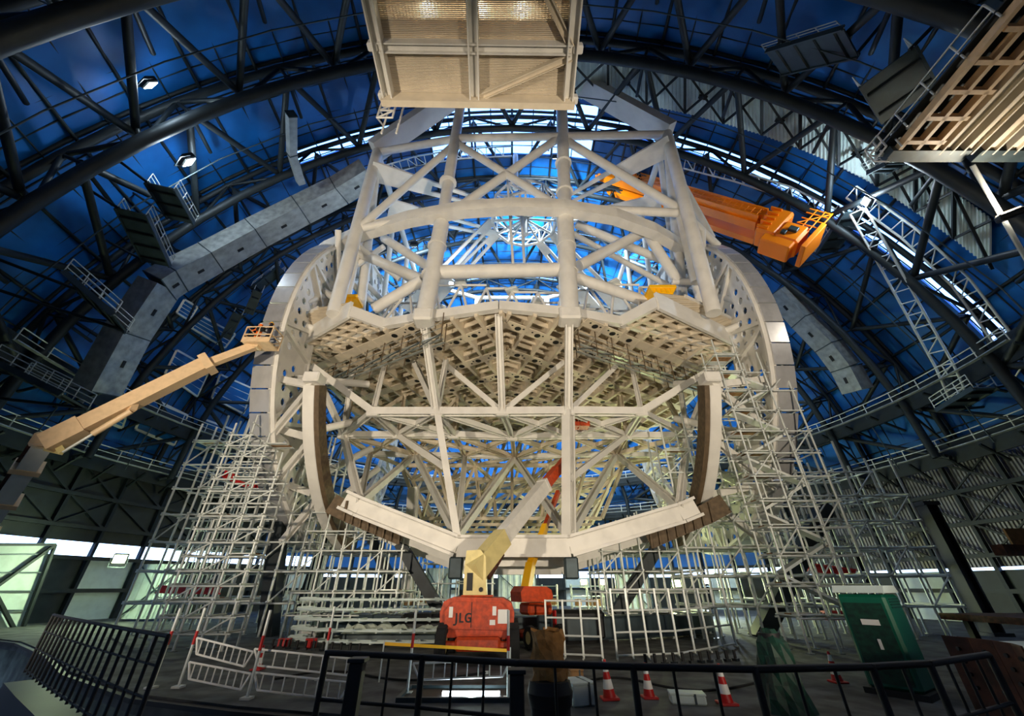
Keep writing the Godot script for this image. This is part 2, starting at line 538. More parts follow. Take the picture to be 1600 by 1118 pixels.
	for s in [[Vector3(-43.38, 22.43, -42.04), Vector3(-42.44, 22.16, -47.03), Vector3(-42.86, 18.37, -47.52), Vector3(-43.84, 18.72, -42.69)], [Vector3(-41.95, 28.35, -40.81), Vector3(-41.09, 28.4, -45.67), Vector3(-41.97, 24.73, -46.62), Vector3(-42.72, 25.52, -41.63)], [Vector3(-40.71, 28.35, -47.24), Vector3(-39.12, 28.5, -51.77), Vector3(-39.71, 24.94, -53.1), Vector3(-41.36, 25.31, -48.28)], [Vector3(-40.22, 32.93, -39.62), Vector3(-39.1, 33.53, -44.88), Vector3(-39.98, 31.5, -45.21), Vector3(-40.87, 31.34, -40.21)], [Vector3(-41.79, 22.44, -49.08), Vector3(-40.27, 22.41, -53.22), Vector3(-40.52, 18.88, -53.97), Vector3(-42.15, 18.84, -49.77)], [Vector3(-40.24, 33.22, -36.89), Vector3(-40.04, 33.46, -38.7), Vector3(-40.74, 31.86, -39.27), Vector3(-40.92, 31.69, -37.46)], [Vector3(-43.98, 21.4, -36.44), Vector3(-43.89, 20.31, -40.77), Vector3(-44.07, 18.36, -41.29), Vector3(-44.38, 18.4, -36.26)]]:
		var t = thing("shutter_panel", which[si], "shutter", Vector3.ZERO, 0.0, "white-framed blue shutters")
		si += 1
		part(t, "sheet", slab4(s[3], s[2], s[1], s[0], 0.08), "blue")
		for e in 4: bar(t, "frame_bar", s[e], s[(e + 1) % 4], 0.22, 0.25, "galv")
		for e in [0.25, 0.5, 0.75]:
			bar(t, "cross_bar", s[0].lerp(s[3], e), s[1].lerp(s[2], e), 0.16, 0.2, "galv")
		for e in [0.33, 0.66]: bar(t, "cross_bar", s[0].lerp(s[1], e), s[3].lerp(s[2], e), 0.1, 0.15, "slate")

func corrugated(p: Vector3, q: Vector3, h: float, ribs: int) -> ArrayMesh:
	var st = begin()
	var along = (q - p)
	var n = along.cross(Vector3.UP).normalized()
	if n.dot(CENTRE - p) < 0: n = -n
	var pts = []
	for k in ribs:
		for e in [[0.0, 0.0], [0.3, 0.0], [0.5, 0.12], [0.8, 0.12]]:
			pts.append(p + along * ((k + e[0]) / ribs) + n * e[1])
	pts.append(q)
	for k in pts.size() - 1:
		var up = Vector3.UP * h
		quad(st, pts[k], pts[k + 1], pts[k + 1] + up, pts[k] + up)
		quad(st, pts[k] - n * 0.05 + up, pts[k + 1] - n * 0.05 + up, pts[k + 1] - n * 0.05, pts[k] - n * 0.05)
	return done(st)

# ------------------------------------------------------------------ dome steel: arches, bracing, galleries, ducts
func arch(d: float, depth: float, chord: float, label, m = "dark", f0 = 0.0, f1 = PI, tubes = true):
	var t = thing("arch_girder", label, "girder", Vector3.ZERO)
	var n = 26
	var outer = []; var inner = []
	for k in n + 1:
		var f: float = lerp(f0, f1, float(k) / n)
		outer.append(on_dome(d, f, DOME - 1.0))
		inner.append(on_dome(d, f, DOME - 1.0 - depth))
	part(t, "chord", tube_path(outer, chord * 0.7, 8), m)
	part(t, "chord", tube_path(inner, chord, 10), m)
	for k in n:
		var a: Vector3 = outer[k]; var b: Vector3 = inner[k + 1]
		if k % 2 == 1: a = inner[k]; b = outer[k + 1]
		rod(t, "brace", a, b, chord * 0.36, m)
		if tubes and k > 0: rod(t, "brace", outer[k], inner[k], chord * 0.28, m)
	return t

func dome_steel():
	arch(-1.0, 4.0, 0.6, "dark tube arch passing high over the viewing gallery")
	arch(9.0, 4.0, 0.65, "thick dark tube arch carrying the grey ribbed platform")
	arch(18.5, 3.4, 0.55, "dark tube arch over the hanging grating platform")
	arch(28.4, 2.8, 0.42, "dark arch beside the bright daylight slot")
	arch(38.0, 2.6, 0.36, "dark arch behind the telescope tower's crown")
	arch(47.0, 2.6, 0.36, "slim dark arch behind the white spider ring")
	arch(56.0, 2.6, 0.36, "slim dark arch low behind the hoop beam")
	arch(65.0, 2.4, 0.34, "slim dark arch at the far low end of the dome")
	arch(73.5, 2.0, 0.3, "smallest dark arch at the dome's far end")
	# bracing triangles between neighbouring arches
	var ds = [-1.0, 9.0, 18.5, 28.4, 38.0, 47.0, 56.0, 65.0, 73.5]
	var nm = ["over the gallery", "beyond the ribbed platform", "before the daylight slot", "behind the daylight slot", "beyond the tower crown", "beyond the spider ring", "beyond the hoop beam", "at the far end"]
	for b in ds.size() - 1:
		var t = thing("arch_bracing", "dark triangulated bracing between two dome arches " + nm[b], "bracing")
		var n = 13
		for k in n:
			var f0 = PI * k / n; var f1 = PI * (k + 1) / n; var fm = (f0 + f1) * 0.5
			var r = DOME - 1.6 - (1.6 if b < 3 else 0.6)
			var m = "dark"
			var w = 0.24 if b > 2 else 0.3
			rod(t, "strut", on_dome(ds[b], f0, r), on_dome(ds[b + 1], fm, r), w, m)
			rod(t, "strut", on_dome(ds[b], f1, r), on_dome(ds[b + 1], fm, r), w, m)
			if k > 0: rod(t, "tie", on_dome(ds[b], f0, r), on_dome((ds[b] + ds[b + 1]) * 0.5, f0, r + 1.0), w * 0.6, m)
			rod(t, "wire", on_dome((ds[b] + ds[b + 1]) * 0.5, f0, r - 0.8), on_dome((ds[b] + ds[b + 1]) * 0.5, f1, r - 0.8), 0.06, "slate")
	# two ring galleries
	ring_gallery(20.0, 41.4, "upper ring gallery with railing and pale kick plate round the dome", -0.25, PI + 0.25)
	ring_gallery(14.6, 43.4, "lower ring gallery on the wall top with railing", -0.35, PI + 0.35)
	# ducts
	duct("long galvanised box duct climbing the dome skin beyond the tan boom", [Vector3(-39.59, 18.88, -33.07), Vector3(-38.3, 24.69, -31.66), Vector3(-36.36, 29.67, -30.29), Vector3(-35.73, 31.12, -30.53), Vector3(-33.86, 34.79, -31.39), Vector3(-30.67, 39.35, -31.93), Vector3(-26.56, 43.64, -32.03), Vector3(-22.33, 46.9, -31.65), Vector3(-18.64, 48.96, -30.52)], 2.9, 2.2)
	duct("short galvanised box duct behind the round rim near the stair tower", [Vector3(35.24, 36.61, -39.3), Vector3(37.52, 32.44, -40.06), Vector3(39.19, 28.55, -40.08), Vector3(40.16, 25.51, -40.32), Vector3(40.77, 22.82, -40.92)], 2.4, 1.8)
	duct("small bent galvanised duct hanging among the bracing wires", [Vector3(-22.08, 43.57, -20.57), Vector3(-24.19, 43.83, -24.83), Vector3(-25.12, 44.24, -28.62)], 0.8, 0.8)
	# pale ribbed band beyond the hanging platform
	var band = thing("cladding_band", "pale corrugated cladding band curving behind dark cross bracing", "cladding")
	var lo = [Vector3(7.02, 57.18, -25.44), Vector3(12.2, 55.98, -25.32), Vector3(16.68, 54.31, -24.96), Vector3(20.92, 52.24, -24.82), Vector3(24.83, 49.79, -24.72), Vector3(28.32, 47.03, -24.52), Vector3(31.43, 44.03, -24.37), Vector3(34.15, 40.85, -24.26), Vector3(36.56, 37.48, -24.28), Vector3(38.69, 33.9, -24.5), Vector3(40.35, 30.32, -24.59), Vector3(41.68, 26.67, -24.73)]
	var hi = [Vector3(6.3, 55.75, -20.42), Vector3(10.96, 54.71, -20.27), Vector3(15.04, 53.32, -20.09), Vector3(18.89, 51.57, -19.99), Vector3(22.57, 49.53, -20.1), Vector3(25.92, 47.19, -20.14), Vector3(28.98, 44.6, -20.24), Vector3(31.74, 41.81, -20.38), Vector3(34.26, 38.83, -20.67), Vector3(36.44, 35.69, -20.95), Vector3(38.29, 32.46, -21.24), Vector3(39.81, 29.16, -21.5)]
	for k in lo.size() - 1:
		part(band, "panel", rib_sheet(lo[k], lo[k + 1].lerp(lo[k], 0.02), hi[k + 1].lerp(hi[k], 0.02), hi[k], 10), "hoarding")
		bar(band, "brace", lo[k] * 0.985, hi[k + 1] * 0.985, 0.2, 0.2, "dark")
		bar(band, "brace", hi[k] * 0.985, lo[k + 1] * 0.985, 0.2, 0.2, "dark")
		bar(band, "post", lo[k] * 0.985, hi[k] * 0.985, 0.25, 0.25, "dark")
		if k % 2 == 1:
			var c: Vector3 = (lo[k] + hi[k + 1]) * 0.5 * 0.992
			bar(band, "vent", c - (lo[k + 1] - lo[k]) * 0.1, c + (lo[k + 1] - lo[k]) * 0.1, 0.3, 0.4, "black")
	# catwalks and balconies on the arches
	catwalk("dark balcony with ladder railing beside the long duct's elbow", Vector3(-34.4, 23.43, -22.76), Vector3(-30.6, 20.59, -24.44), 2.6)
	catwalk("dark balcony with ladder railing low beside the long duct", Vector3(-39.5, 17.63, -26.2), Vector3(-34.1, 15.35, -27.56), 3.0)
	catwalk("grey balcony below the glaring white work lamp", Vector3(-31.63, 33.92, -21.77), Vector3(-32.98, 34.28, -25.94), 2.2)
	catwalk("grey balcony with railing between the lamp and the duct", Vector3(-33.42, 31.27, -22.41), Vector3(-35.51, 30.69, -28.21), 2.2)
	catwalk("dark maintenance balcony above the pale cladding band's crown", Vector3(23.14, 42.67, -15.84), Vector3(25.38, 37.97, -12.65), 3.0)
	catwalk("dark maintenance balcony beside the grey ribbed platform", Vector3(25.73, 33.64, -12.49), Vector3(28.17, 32.32, -14.3), 3.0)
	catwalk("pale balcony on the daylight arch below the bright slot", Vector3(34.09, 36.18, -22.03), Vector3(34.03, 35.2, -20.46), 1.8)
	catwalk("white railed landing beneath the orange crane's end carriage", Vector3(36.54, 36.36, -32.23), Vector3(35.47, 36.36, -26.45), 2.0)
	catwalk("white railed landing at the foot of the ladder truss", Vector3(41.81, 17.55, -34.27), Vector3(41.41, 17.93, -30.18), 2.0)
	catwalk("narrow white railed walkway beside the workers' basket", Vector3(-36.22, 38.39, -41.39), Vector3(-33.26, 42.35, -41.11), 1.2)
	catwalk("thin walkway frame hanging between the shutters and the basket", Vector3(-38.57, 31.66, -43.05), Vector3(-37.2, 34.78, -41.78), 1.0)
	catwalk("thin walkway frame hanging beside the round rim's top", Vector3(-36.62, 35.5, -42.73), Vector3(-35.23, 38.12, -41.07), 1.0)
	# access ladder trusses lying along the arches on the crane side
	ladder_truss("pale ladder truss following the dome arch down to the ring gallery", [Vector3(34.67, 35.31, -25.62), Vector3(37.32, 31.51, -27.98), Vector3(39.82, 26.11, -30.38), Vector3(41.18, 21.11, -31.82), Vector3(41.69, 17.87, -32.74)], 1.6)
	ladder_truss("pale ladder truss along the bright daylight slot", [Vector3(34.81, 37.75, -25.2), Vector3(38.17, 32.13, -25.66), Vector3(40.48, 26.63, -26.32), Vector3(41.92, 21.75, -27.36), Vector3(42.64, 17.91, -28.34)], 1.6)
	ladder_truss("pale ladder truss beneath the slot behind the crane girder", [Vector3(22.44, 50.18, -29.98), Vector3(27.54, 46.31, -29.18), Vector3(31.7, 42.01, -28.29), Vector3(34.9, 37.82, -28.03)], 1.5)
	ladder_truss("pale ladder truss behind the tower's outer legs", [Vector3(-18.76, 52.57, -32.91), Vector3(-13.58, 54.65, -32.53), Vector3(-7.33, 56.21, -32.36), Vector3(0, 56.85, -32.36)], 1.5)
	ribbed_platform()
	hanging_platform()

func rib_sheet(a, b, c, d, ribs) -> ArrayMesh:
	var st = begin()
	var n: Vector3 = (b - a).cross(d - a).normalized() * 0.1
	for k in ribs:
		for e in [[0.0, 0.5, 0.0, 0.0], [0.5, 0.6, 0.0, 1.0], [0.6, 0.9, 1.0, 1.0], [0.9, 1.0, 1.0, 0.0]]:
			var t0: float = (k + e[0]) / ribs; var t1: float = (k + e[1]) / ribs
			quad(st, a.lerp(b, t0) + n * e[2], a.lerp(b, t1) + n * e[3], d.lerp(c, t1) + n * e[3], d.lerp(c, t0) + n * e[2])
			quad(st, d.lerp(c, t0) + n * e[2] - n * 0.4, d.lerp(c, t1) + n * e[3] - n * 0.4, a.lerp(b, t1) + n * e[3] - n * 0.4, a.lerp(b, t0) + n * e[2] - n * 0.4)
	return done(st)

func ring_gallery(y, r, label, a0, a1):
	var t = thing("ring_gallery", label, "gallery")
	var n = 48
	var deck = []; var top = []; var midr = []
	for k in n + 1:
		var a: float = lerp(a0, a1, float(k) / n)
		deck.append(on_ring(a, r + 1.0, y)); top.append(on_ring(a, r - 0.1, y + 1.2)); midr.append(on_ring(a, r - 0.1, y + 0.65))
		rod(t, "railing_post", on_ring(a, r - 0.1, y), on_ring(a, r - 0.1, y + 1.2), 0.05, "galv")
		bar(t, "bracket", on_ring(a, r, y - 0.3), on_ring(a, DOME - 0.8, y - 1.8), 0.2, 0.2, "dark")
	part(t, "deck", sweep(deck, 2.2, 0.25, Vector3.UP), "dark")
	var kick = []
	for k in n + 1: kick.append(on_ring(lerp(a0, a1, float(k) / n), r - 0.15, y + 0.05))
	part(t, "kick_plate", sweep(kick, 0.08, 0.4, Vector3.UP), "zinc")
	part(t, "handrail", tube_path(top, 0.05, 5), "galv")
	part(t, "handrail", tube_path(midr, 0.04, 5), "galv")

func duct(label, pts: Array, w, h):
	var t = thing("air_duct", label, "duct")
	for k in pts.size() - 1:
		var a: Vector3 = pts[k]; var b: Vector3 = pts[k + 1]
		var up: Vector3 = (CENTRE - (a + b) * 0.5).normalized()
		var steps: int = max(1, int((b - a).length() / 3.2))
		for s in steps:
			var p = a.lerp(b, float(s) / steps); var q = a.lerp(b, (s + 1.0) / steps)
			bar(t, "segment", p, q + (q - p).normalized() * 0.02, w, h, "zinc", "box", up)
			bar(t, "flange", p - (q - p).normalized() * 0.05, p + (q - p).normalized() * 0.05, w + 0.12, h + 0.12, "slate", "box", up)
		var mid = (a + b) * 0.5 + up * (h * 0.5)
		if w > 1.5: bar(t, "grille", mid - (b - a).normalized() * 0.35, mid + (b - a).normalized() * 0.35, 0.3, 0.12, "black", "box", up)

func catwalk(label, a: Vector3, b: Vector3, w):
	var t = thing("catwalk", label, "catwalk")
	var along = (b - a).normalized()
	var up: Vector3 = Vector3.UP
	var side = along.cross(up).normalized()
	if side.dot(CENTRE - a) < 0: side = -side
	bar(t, "deck", a, b, w, 0.12, "slate", "box", up)
	for s in [-0.5, 0.5]: bar(t, "edge_beam", a + side * w * s, b + side * w * s, 0.15, 0.4, "slate", "box", up)
	var n: int = max(2, int((b - a).length() / 1.3))
	for s in [-0.48, 0.48]:
		for k in n + 1:
			var p = a.lerp(b, float(k) / n) + side * w * s
			rod(t, "railing_post", p, p + up * 1.3, 0.04, "galv")
		for h in [0.45, 0.9, 1.3]: rod(t, "handrail", a + side * w * s + up * h, b + side * w * s + up * h, 0.04, "galv")
	for k in n: bar(t, "joist", a.lerp(b, (k + 0.5) / n) - side * w * 0.48 - up * 0.15, a.lerp(b, (k + 0.5) / n) + side * w * 0.48 - up * 0.15, 0.12, 0.2, "dark", "box", up)
	for e in [a, b]: rod(t, "hanger", e - side * w * 0.4, e - side * w * 0.4 + (e - CENTRE).normalized() * (DOME - 1.2 - (e - CENTRE).length()), 0.12, "dark")

func ladder_truss(label, pts: Array, w):
	var t = thing("ladder_truss", label, "truss")
	var l = []; var r = []
	for k in pts.size():
		var d: Vector3 = (pts[min(k + 1, pts.size() - 1)] - pts[max(k - 1, 0)]).normalized()
		var s = d.cross((CENTRE - pts[k]).normalized()).normalized()
		l.append(pts[k] - s * w * 0.5); r.append(pts[k] + s * w * 0.5)
	part(t, "chord", tube_path(l, 0.11, 6), "galv")
	part(t, "chord", tube_path(r, 0.11, 6), "galv")
	for k in pts.size() - 1:
		var n: int = max(2, int((pts[k + 1] - pts[k]).length() / 1.1))
		for s in n:
			var u = float(s) / n; var v = (s + 1.0) / n
			rod(t, "rung", l[k].lerp(l[k + 1], u), r[k].lerp(r[k + 1], u), 0.06, "galv")
			if s % 2 == 0: rod(t, "brace", l[k].lerp(l[k + 1], u), r[k].lerp(r[k + 1], v), 0.06, "galv")

func ribbed_platform():
	var t = thing("ribbed_platform", "grey steel platform with long slats and cream framing seen from below", "platform", Vector3(26, 25, -11))
	for k in 4:
		bar(t, "slat", Vector3(-0.6 + k * 1.25, 0, -2.3), Vector3(-1.0 + k * 1.25, 0, 5.4), 0.7, 0.5, "cream", "hbeam")
	for k in 3: bar(t, "frame_rail", Vector3(-3.4 + k * 1.0, 0, -2.3), Vector3(-3.8 + k * 1.0, 0, 5.0), 0.22, 0.4, "boom_tan")
	for k in 6: bar(t, "frame_rung", Vector3(-3.5, -0.02, -1.6 + k * 1.3), Vector3(-1.2, -0.02, -1.6 + k * 1.3), 0.22, 0.36, "boom_tan")
	bar(t, "front_beam", Vector3(-3.8, 0, -2.4), Vector3(0.8, 0, -2.4), 0.7, 0.5, "slate")
	bar(t, "front_beam", Vector3(1.4, 0, -2.4), Vector3(7.5, 0, -2.4), 0.7, 0.5, "slate")
	block(t, "deck", Vector3(1.2, 0.4, 1.4), Vector3(10.5, 0.1, 8), "dark")
	for k in 6: bar(t, "joist", Vector3(4.2, 0, -2 + k * 1.0), Vector3(8.5, 0.1, -1.4 + k * 1.0), 0.25, 0.35, "cream")
	for p in [Vector3(3.2, 0, 2.5), Vector3(7.0, 0, 4.0)]: bar(t, "hanger", p, p + Vector3(0.3, 17, -1.0), 0.5, 0.5, "slate", "hbeam")
	rod(t, "brace", Vector3(3.2, 0.3, 2.5), Vector3(8.5, 7, 6), 0.2, "slate")
	rod(t, "brace", Vector3(3.2, 0.3, -2.0), Vector3(9, 8, -4), 0.2, "slate")
	rod(t, "brace", Vector3(-1, 0.3, 4.8), Vector3(2.5, 9, 6), 0.14, "galv")
	rod(t, "pipe", Vector3(5.0, -1.5, -2.4), Vector3(9.5, -6, -6), 0.5, "galv")
	rod(t, "pipe", Vector3(1.0, -0.8, -2.6), Vector3(5.5, -7, -6.5), 0.12, "galv")
	for k in 5:
		rod(t, "railing_post", Vector3(-4.0, 0, -2.4 + k * 1.6), Vector3(-4.0, 1.3, -2.4 + k * 1.6), 0.05, "galv")
	for h in [0.65, 1.3]: rod(t, "handrail", Vector3(-4.0, h, -2.4), Vector3(-4.0, h, 4.0), 0.05, "galv")
	# little railed box on its corner
	var c = Vector3(-4.6, -0.4, -2.6)
	for q in [Vector3(0, 0, 0), Vector3(0.9, 0, 0), Vector3(0.9, 0, 0.9), Vector3(0, 0, 0.9)]: rod(t, "cage_post", c + q, c + q + Vector3(0, 1.1, 0), 0.05, "plastic_white")
	for h in [0.0, 0.55, 1.1]:
		rod(t, "cage_rail", c + Vector3(0, h, 0), c + Vector3(0.9, h, 0), 0.05, "plastic_white")
		rod(t, "cage_rail", c + Vector3(0, h, 0), c + Vector3(0, h, 0.9), 0.05, "plastic_white")

func hanging_platform():
	# horizontal platform seen from below: a frame of white beams over rows of grating bars
	var y = 27.0
	var t = thing("grating_platform", "white framed grating platform hanging high over the deck", "platform", Vector3(0, y, 0))
	var o = Vector3(0, -y, 0)
	var fl: Vector3 = Vector3(-7.02, 27, -11.27) + o
	var fr: Vector3 = Vector3(3.21, 27, -11.47) + o
	var nl: Vector3 = Vector3(-6.73, 27, -5.72) + o
	var nr: Vector3 = Vector3(3.01, 27, -5.72) + o
	var fm: Vector3 = Vector3(-2.13, 27, -11.37) + o
	var nm: Vector3 = Vector3(-1.83, 27, -5.72) + o
	bar(t, "edge_beam", fl - Vector3(0.35, 0.2, 0), fr + Vector3(0.35, -0.2, 0), 0.35, 0.9, "cream")
	bar(t, "edge_beam", nl, fl, 0.55, 0.9, "white", "hbeam")
	bar(t, "edge_beam", nr, fr, 0.55, 0.9, "white", "hbeam")
	bar(t, "main_beam", nm, fm, 0.55, 0.9, "white", "hbeam")
	bar(t, "cross_beam", nl.lerp(fl, 0.56), nr.lerp(fr, 0.56), 0.45, 0.6, "white", "hbeam")
	bar(t, "cross_beam", nl, nr, 0.45, 0.6, "white", "hbeam")
	bar(t, "diagonal", fm + Vector3(0.3, -0.1, 0.2), nr.lerp(fr, 0.62), 0.35, 0.4, "cream", "hbeam")
	bar(t, "diagonal", nr.lerp(fr, 0.56), nm.lerp(nr, 0.55), 0.35, 0.4, "cream", "hbeam")
	var n = 74
	for k in n:
		var e = (k + 0.5) / n
		bar(t, "grating_bar", nl.lerp(fl, e) + Vector3(0, 0.35, 0), nr.lerp(fr, e) + Vector3(0, 0.35, 0), 0.05, 0.1, "cream")
	for k in 64:
		var e = (k + 0.5) / 64
		bar(t, "grating_rod", nl.lerp(nr, e) + Vector3(0, 0.42, 0), fl.lerp(fr, e) + Vector3(0, 0.42, 0), 0.03, 0.05, "cream")
	# upper storey of machinery seen through the grating
	for k in 7: bar(t, "joist", nl.lerp(fl, (k + 0.5) / 7.0) + Vector3(0.3, 1.1, 0), nr.lerp(fr, (k + 0.5) / 7.0) + Vector3(-0.3, 1.1, 0), 0.25, 0.4, "boom_tan")
	block(t, "hoist_box", (fl + fr) * 0.5 + Vector3(2.4, 2.0, 1.0), Vector3(3.4, 1.6, 1.6), "brown", 0.0, 0.1)
	block(t, "hoist_box", (fl + fr) * 0.5 + Vector3(-3.0, 1.9, 1.4), Vector3(2.0, 1.4, 2.2), "boom_tan", 0.0, 0.1)
	block(t, "roof_plate", (nl + nr + fl + fr) * 0.25 + Vector3(0, 3.4, 0), Vector3(8.0, 0.15, 5.2), "brown")
	for x in [-2.6, 0.2, 2.4]:
		var lp: Vector3 = (nl + nr) * 0.5 + Vector3(x, 2.6, -1.2)
		rod(t, "light_tube", lp - Vector3(0.7, 0, 0), lp + Vector3(0.7, 0, 0), 0.07, "lamp_warm")
		var ll = OmniLight3D.new()
		ll.name = "light"; ll.light_color = Color(1, 0.93, 0.8); ll.light_energy = 16.0; ll.shadow_enabled = true; ll.omni_range = 90; ll.omni_attenuation = 2.0; ll.light_size = 0.2
		ll.position = lp + Vector3(0, -0.2, 0)
		t.add_child(ll)
	for s in [-0.03, 1.03]:
		for k in 2:
			var p: Vector3 = nl.lerp(nr, s).lerp(fl.lerp(fr, s), 0.56 + k * 0.42)
			block(t, "end_clamp", p, Vector3(0.5, 0.5, 0.4), "white", 0.0, 0.06)
	for p in [nl, nr, fl, fr]: rod(t, "hanger", p + Vector3(0, 0.3, 0), p + Vector3(0, 27.5 if p == nl or p == nr else 28.2, -1.0), 0.08, "dark")
	# lattice post hanging behind its far corner
	var q: Vector3 = fl + Vector3(-0.9, 0.2, -0.9)
	for k in 7:
		for s in [[0.0, 0.0], [0.9, 0.0], [0.0, -0.9], [0.9, -0.9]]:
			if k == 0: rod(t, "mast_chord", q + Vector3(s[0], -0.6, s[1]), q + Vector3(s[0], 5.0, s[1]), 0.06, "white")
		rod(t, "mast_brace", q + Vector3(0, -0.6 + k * 0.8, 0), q + Vector3(0.9, 0.2 + k * 0.8, 0), 0.05, "white")
		rod(t, "mast_brace", q + Vector3(0, -0.6 + k * 0.8, 0), q + Vector3(0.9, -0.6 + k * 0.8, 0), 0.05, "white")
		rod(t, "mast_brace", q + Vector3(0, -0.6 + k * 0.8, 0), q + Vector3(0, 0.2 + k * 0.8, -0.9), 0.05, "white")

# ------------------------------------------------------------------ the telescope
func telescope():
	var t = thing("telescope", "huge white steel telescope frame rising in the middle of the dome", "telescope")
	mirror_cell(section(t, "mirror_cell"))
	space_frame(section(t, "space_frame"))
	tower(section(t, "tower"))
	altitude_wheels(t)
	base_girder(section(t, "base_frame"))

func clip_to(poly: PackedVector2Array, a: Vector2, b: Vector2) -> Array:
	return Geometry2D.intersect_polyline_with_polygon(PackedVector2Array([a, b]), poly)

func mirror_cell(t):
	# level floor of the mirror cell at 21 m, seen from below: plate, crossing ribs, perforated bands
	var outline = PackedVector2Array([Vector2(-1, 23.2), Vector2(-6.7, 24.5), Vector2(-10.4, 25.5), Vector2(-19, 29.4), Vector2(-19, 47), Vector2(-8, 53), Vector2(9, 53), Vector2(20, 47), Vector2(20, 29.4), Vector2(8.8, 25.2), Vector2(4.5, 24)])
	part(t, "floor_plate", prism(outline, 0.15), "deck", Transform3D(Basis(Vector3.RIGHT, Vector3(0, 0, -1), Vector3(0, -1, 0)), Vector3(0, 21.6, 0)))
	for k in outline.size():
		var a = outline[k]; var b = outline[(k + 1) % outline.size()]
		bar(t, "rim_beam", Vector3(a.x, 21.35, -a.y), Vector3(b.x, 21.35, -b.y), 0.5, 0.8, "white")
	for side in [-1.0, 1.0]:
		var half = PackedVector2Array()
		var clip = PackedVector2Array([Vector2(-0.5, 10), Vector2(30 * side, 10), Vector2(30 * side, 60), Vector2(-0.5, 60)])
		for r in Geometry2D.intersect_polygons(outline, clip): half = r
		var along = Vector2(0.335 * side, -0.942)         # deep ribs
		var across = Vector2(0.85 * side, 0.53)           # perforated bands
		for k in range(-9, 14):
			var p = Vector2(-0.5 + side * k * 2.05, 30)
			for seg in clip_to(half, p - along * 40, p + along * 40):
				bar(t, "deep_rib", Vector3(seg[0].x, 21.1, -seg[0].y), Vector3(seg[1].x, 21.1, -seg[1].y), 0.28, 0.85, "cream")
		for k in range(-3, 9):
			var p = Vector2(-0.5, 24.6 + k * 4.1)
			for seg in clip_to(half, p - across * 40, p + across * 40):
				var a = Vector3(seg[0].x, 20.75, -seg[0].y); var b = Vector3(seg[1].x, 20.75, -seg[1].y)
				var band = bar(t, "perforated_band", a, b, 0.95, 0.1, "cream")
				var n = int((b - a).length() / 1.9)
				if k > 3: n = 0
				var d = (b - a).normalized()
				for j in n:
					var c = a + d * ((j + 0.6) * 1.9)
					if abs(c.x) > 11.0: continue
					var hole_shade = part(t, "port_hole_shade", U["tube"], "black", Transform3D(Basis.from_scale(Vector3(0.52, 0.16, 0.52)), c))  # black discs paint the dark of port and bolt holes on solid bands
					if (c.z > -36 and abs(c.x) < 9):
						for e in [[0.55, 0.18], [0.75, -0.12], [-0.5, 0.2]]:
							part(t, "bolt_hole_shade", U["tube"], "black", Transform3D(Basis.from_scale(Vector3(0.17, 0.14, 0.17)), c + d * e[0] + Vector3(0, 0, e[1])))
		for k in range(-10, 30):
			if k % 4 == 0: continue
			var p = Vector2(-0.5, 24.6 + k * 4.1 / 4.0)
			for seg in clip_to(half, p - across * 40, p + across * 40):
				bar(t, "stiffener", Vector3(seg[0].x, 21.3, -seg[0].y), Vector3(seg[1].x, 21.3, -seg[1].y), 0.1, 0.5, "cream")
	# bays that fold out at both shoulders, with a smooth lip and a ribbed guard
	shoulder(t, [Vector3(-21.8, 21, -30.43), Vector3(-12.61, 21, -23.82), Vector3(-10.38, 21, -25.54), Vector3(-17.83, 21, -30.78)], Vector3(-22.76, 23.2, -29.8), Vector3(-16.35, 23.2, -25.67))
	shoulder(t, [Vector3(22.25, 21, -29.64), Vector3(10.92, 21, -22.72), Vector3(8.84, 21, -25.18), Vector3(18.27, 21, -30.43)], Vector3(23.18, 23.2, -29.48), Vector3(13.99, 23.2, -24.17))
	# mirror support lattice above the plate
	var z = 0
	for r in 8:
		var d = 25.6 + r * 2.6
		var half_w = sqrt(max(17.0 * 17.0 - pow(d - 38.0, 2), 20.0))
		var n = int(half_w * 2 / 2.3)
		for k in n:
			var x = -half_w + (k + 0.5) * half_w * 2 / n
			var p = Vector3(x, 21.8, -d)
			var q = Vector3(x + half_w / n, 26.2 + 0.5 * sin(r * 2.0 + k), -d - 1.2)
			rod(t, "cell_strut", p, q, 0.12, "white")
			if r < 5: rod(t, "cell_strut", p + Vector3(half_w * 2 / n, 0, 0), q, 0.12, "white")
			if r < 4: rod(t, "cell_strut", q, q + Vector3(half_w * 2 / n, 0, 0), 0.11, "white")
			if k % 2 == 0: part(t, "support_pad", cbox(Vector3(1.1, 0.28, 0.9), 0.05), "galv", Transform3D(Basis(Vector3.UP, z * 0.7), q + Vector3(0, 0.2, 0)))
			z += 1

func shoulder(t, c: Array, g0: Vector3, g1: Vector3):
	var up = Vector3.UP
	part(t, "bay_plate", slab4(c[0] + up * 0.5, c[1] + up * 0.5, c[2] + up * 0.5, c[3] + up * 0.5, 0.1), "deck")
	bar(t, "bay_lip", c[0] + up * 0.5, c[1] + up * 0.5, 0.25, 1.6, "white")
	bar(t, "bay_lip", c[1] + up * 0.35, c[2] + up * 0.35, 0.3, 1.0, "white")
	for k in 8:
		var e = (k + 0.5) / 8.0
		bar(t, "bay_rib", c[0].lerp(c[1], e) + up * 0.1, c[3].lerp(c[2], e) + up * 0.1, 0.2, 0.55, "cream")
	for k in 4:
		var e = (k + 0.5) / 4.0
		bar(t, "bay_rib", c[0].lerp(c[3], e) + up * 0.1, c[1].lerp(c[2], e) + up * 0.1, 0.16, 0.5, "cream")
	part(t, "ribbed_guard", rib_sheet(c[0] + up * 1.3, c[1] + up * 1.3, g1, g0, 11), "deck")
	bar(t, "guard_rail", g0, g1, 0.15, 0.25, "white")

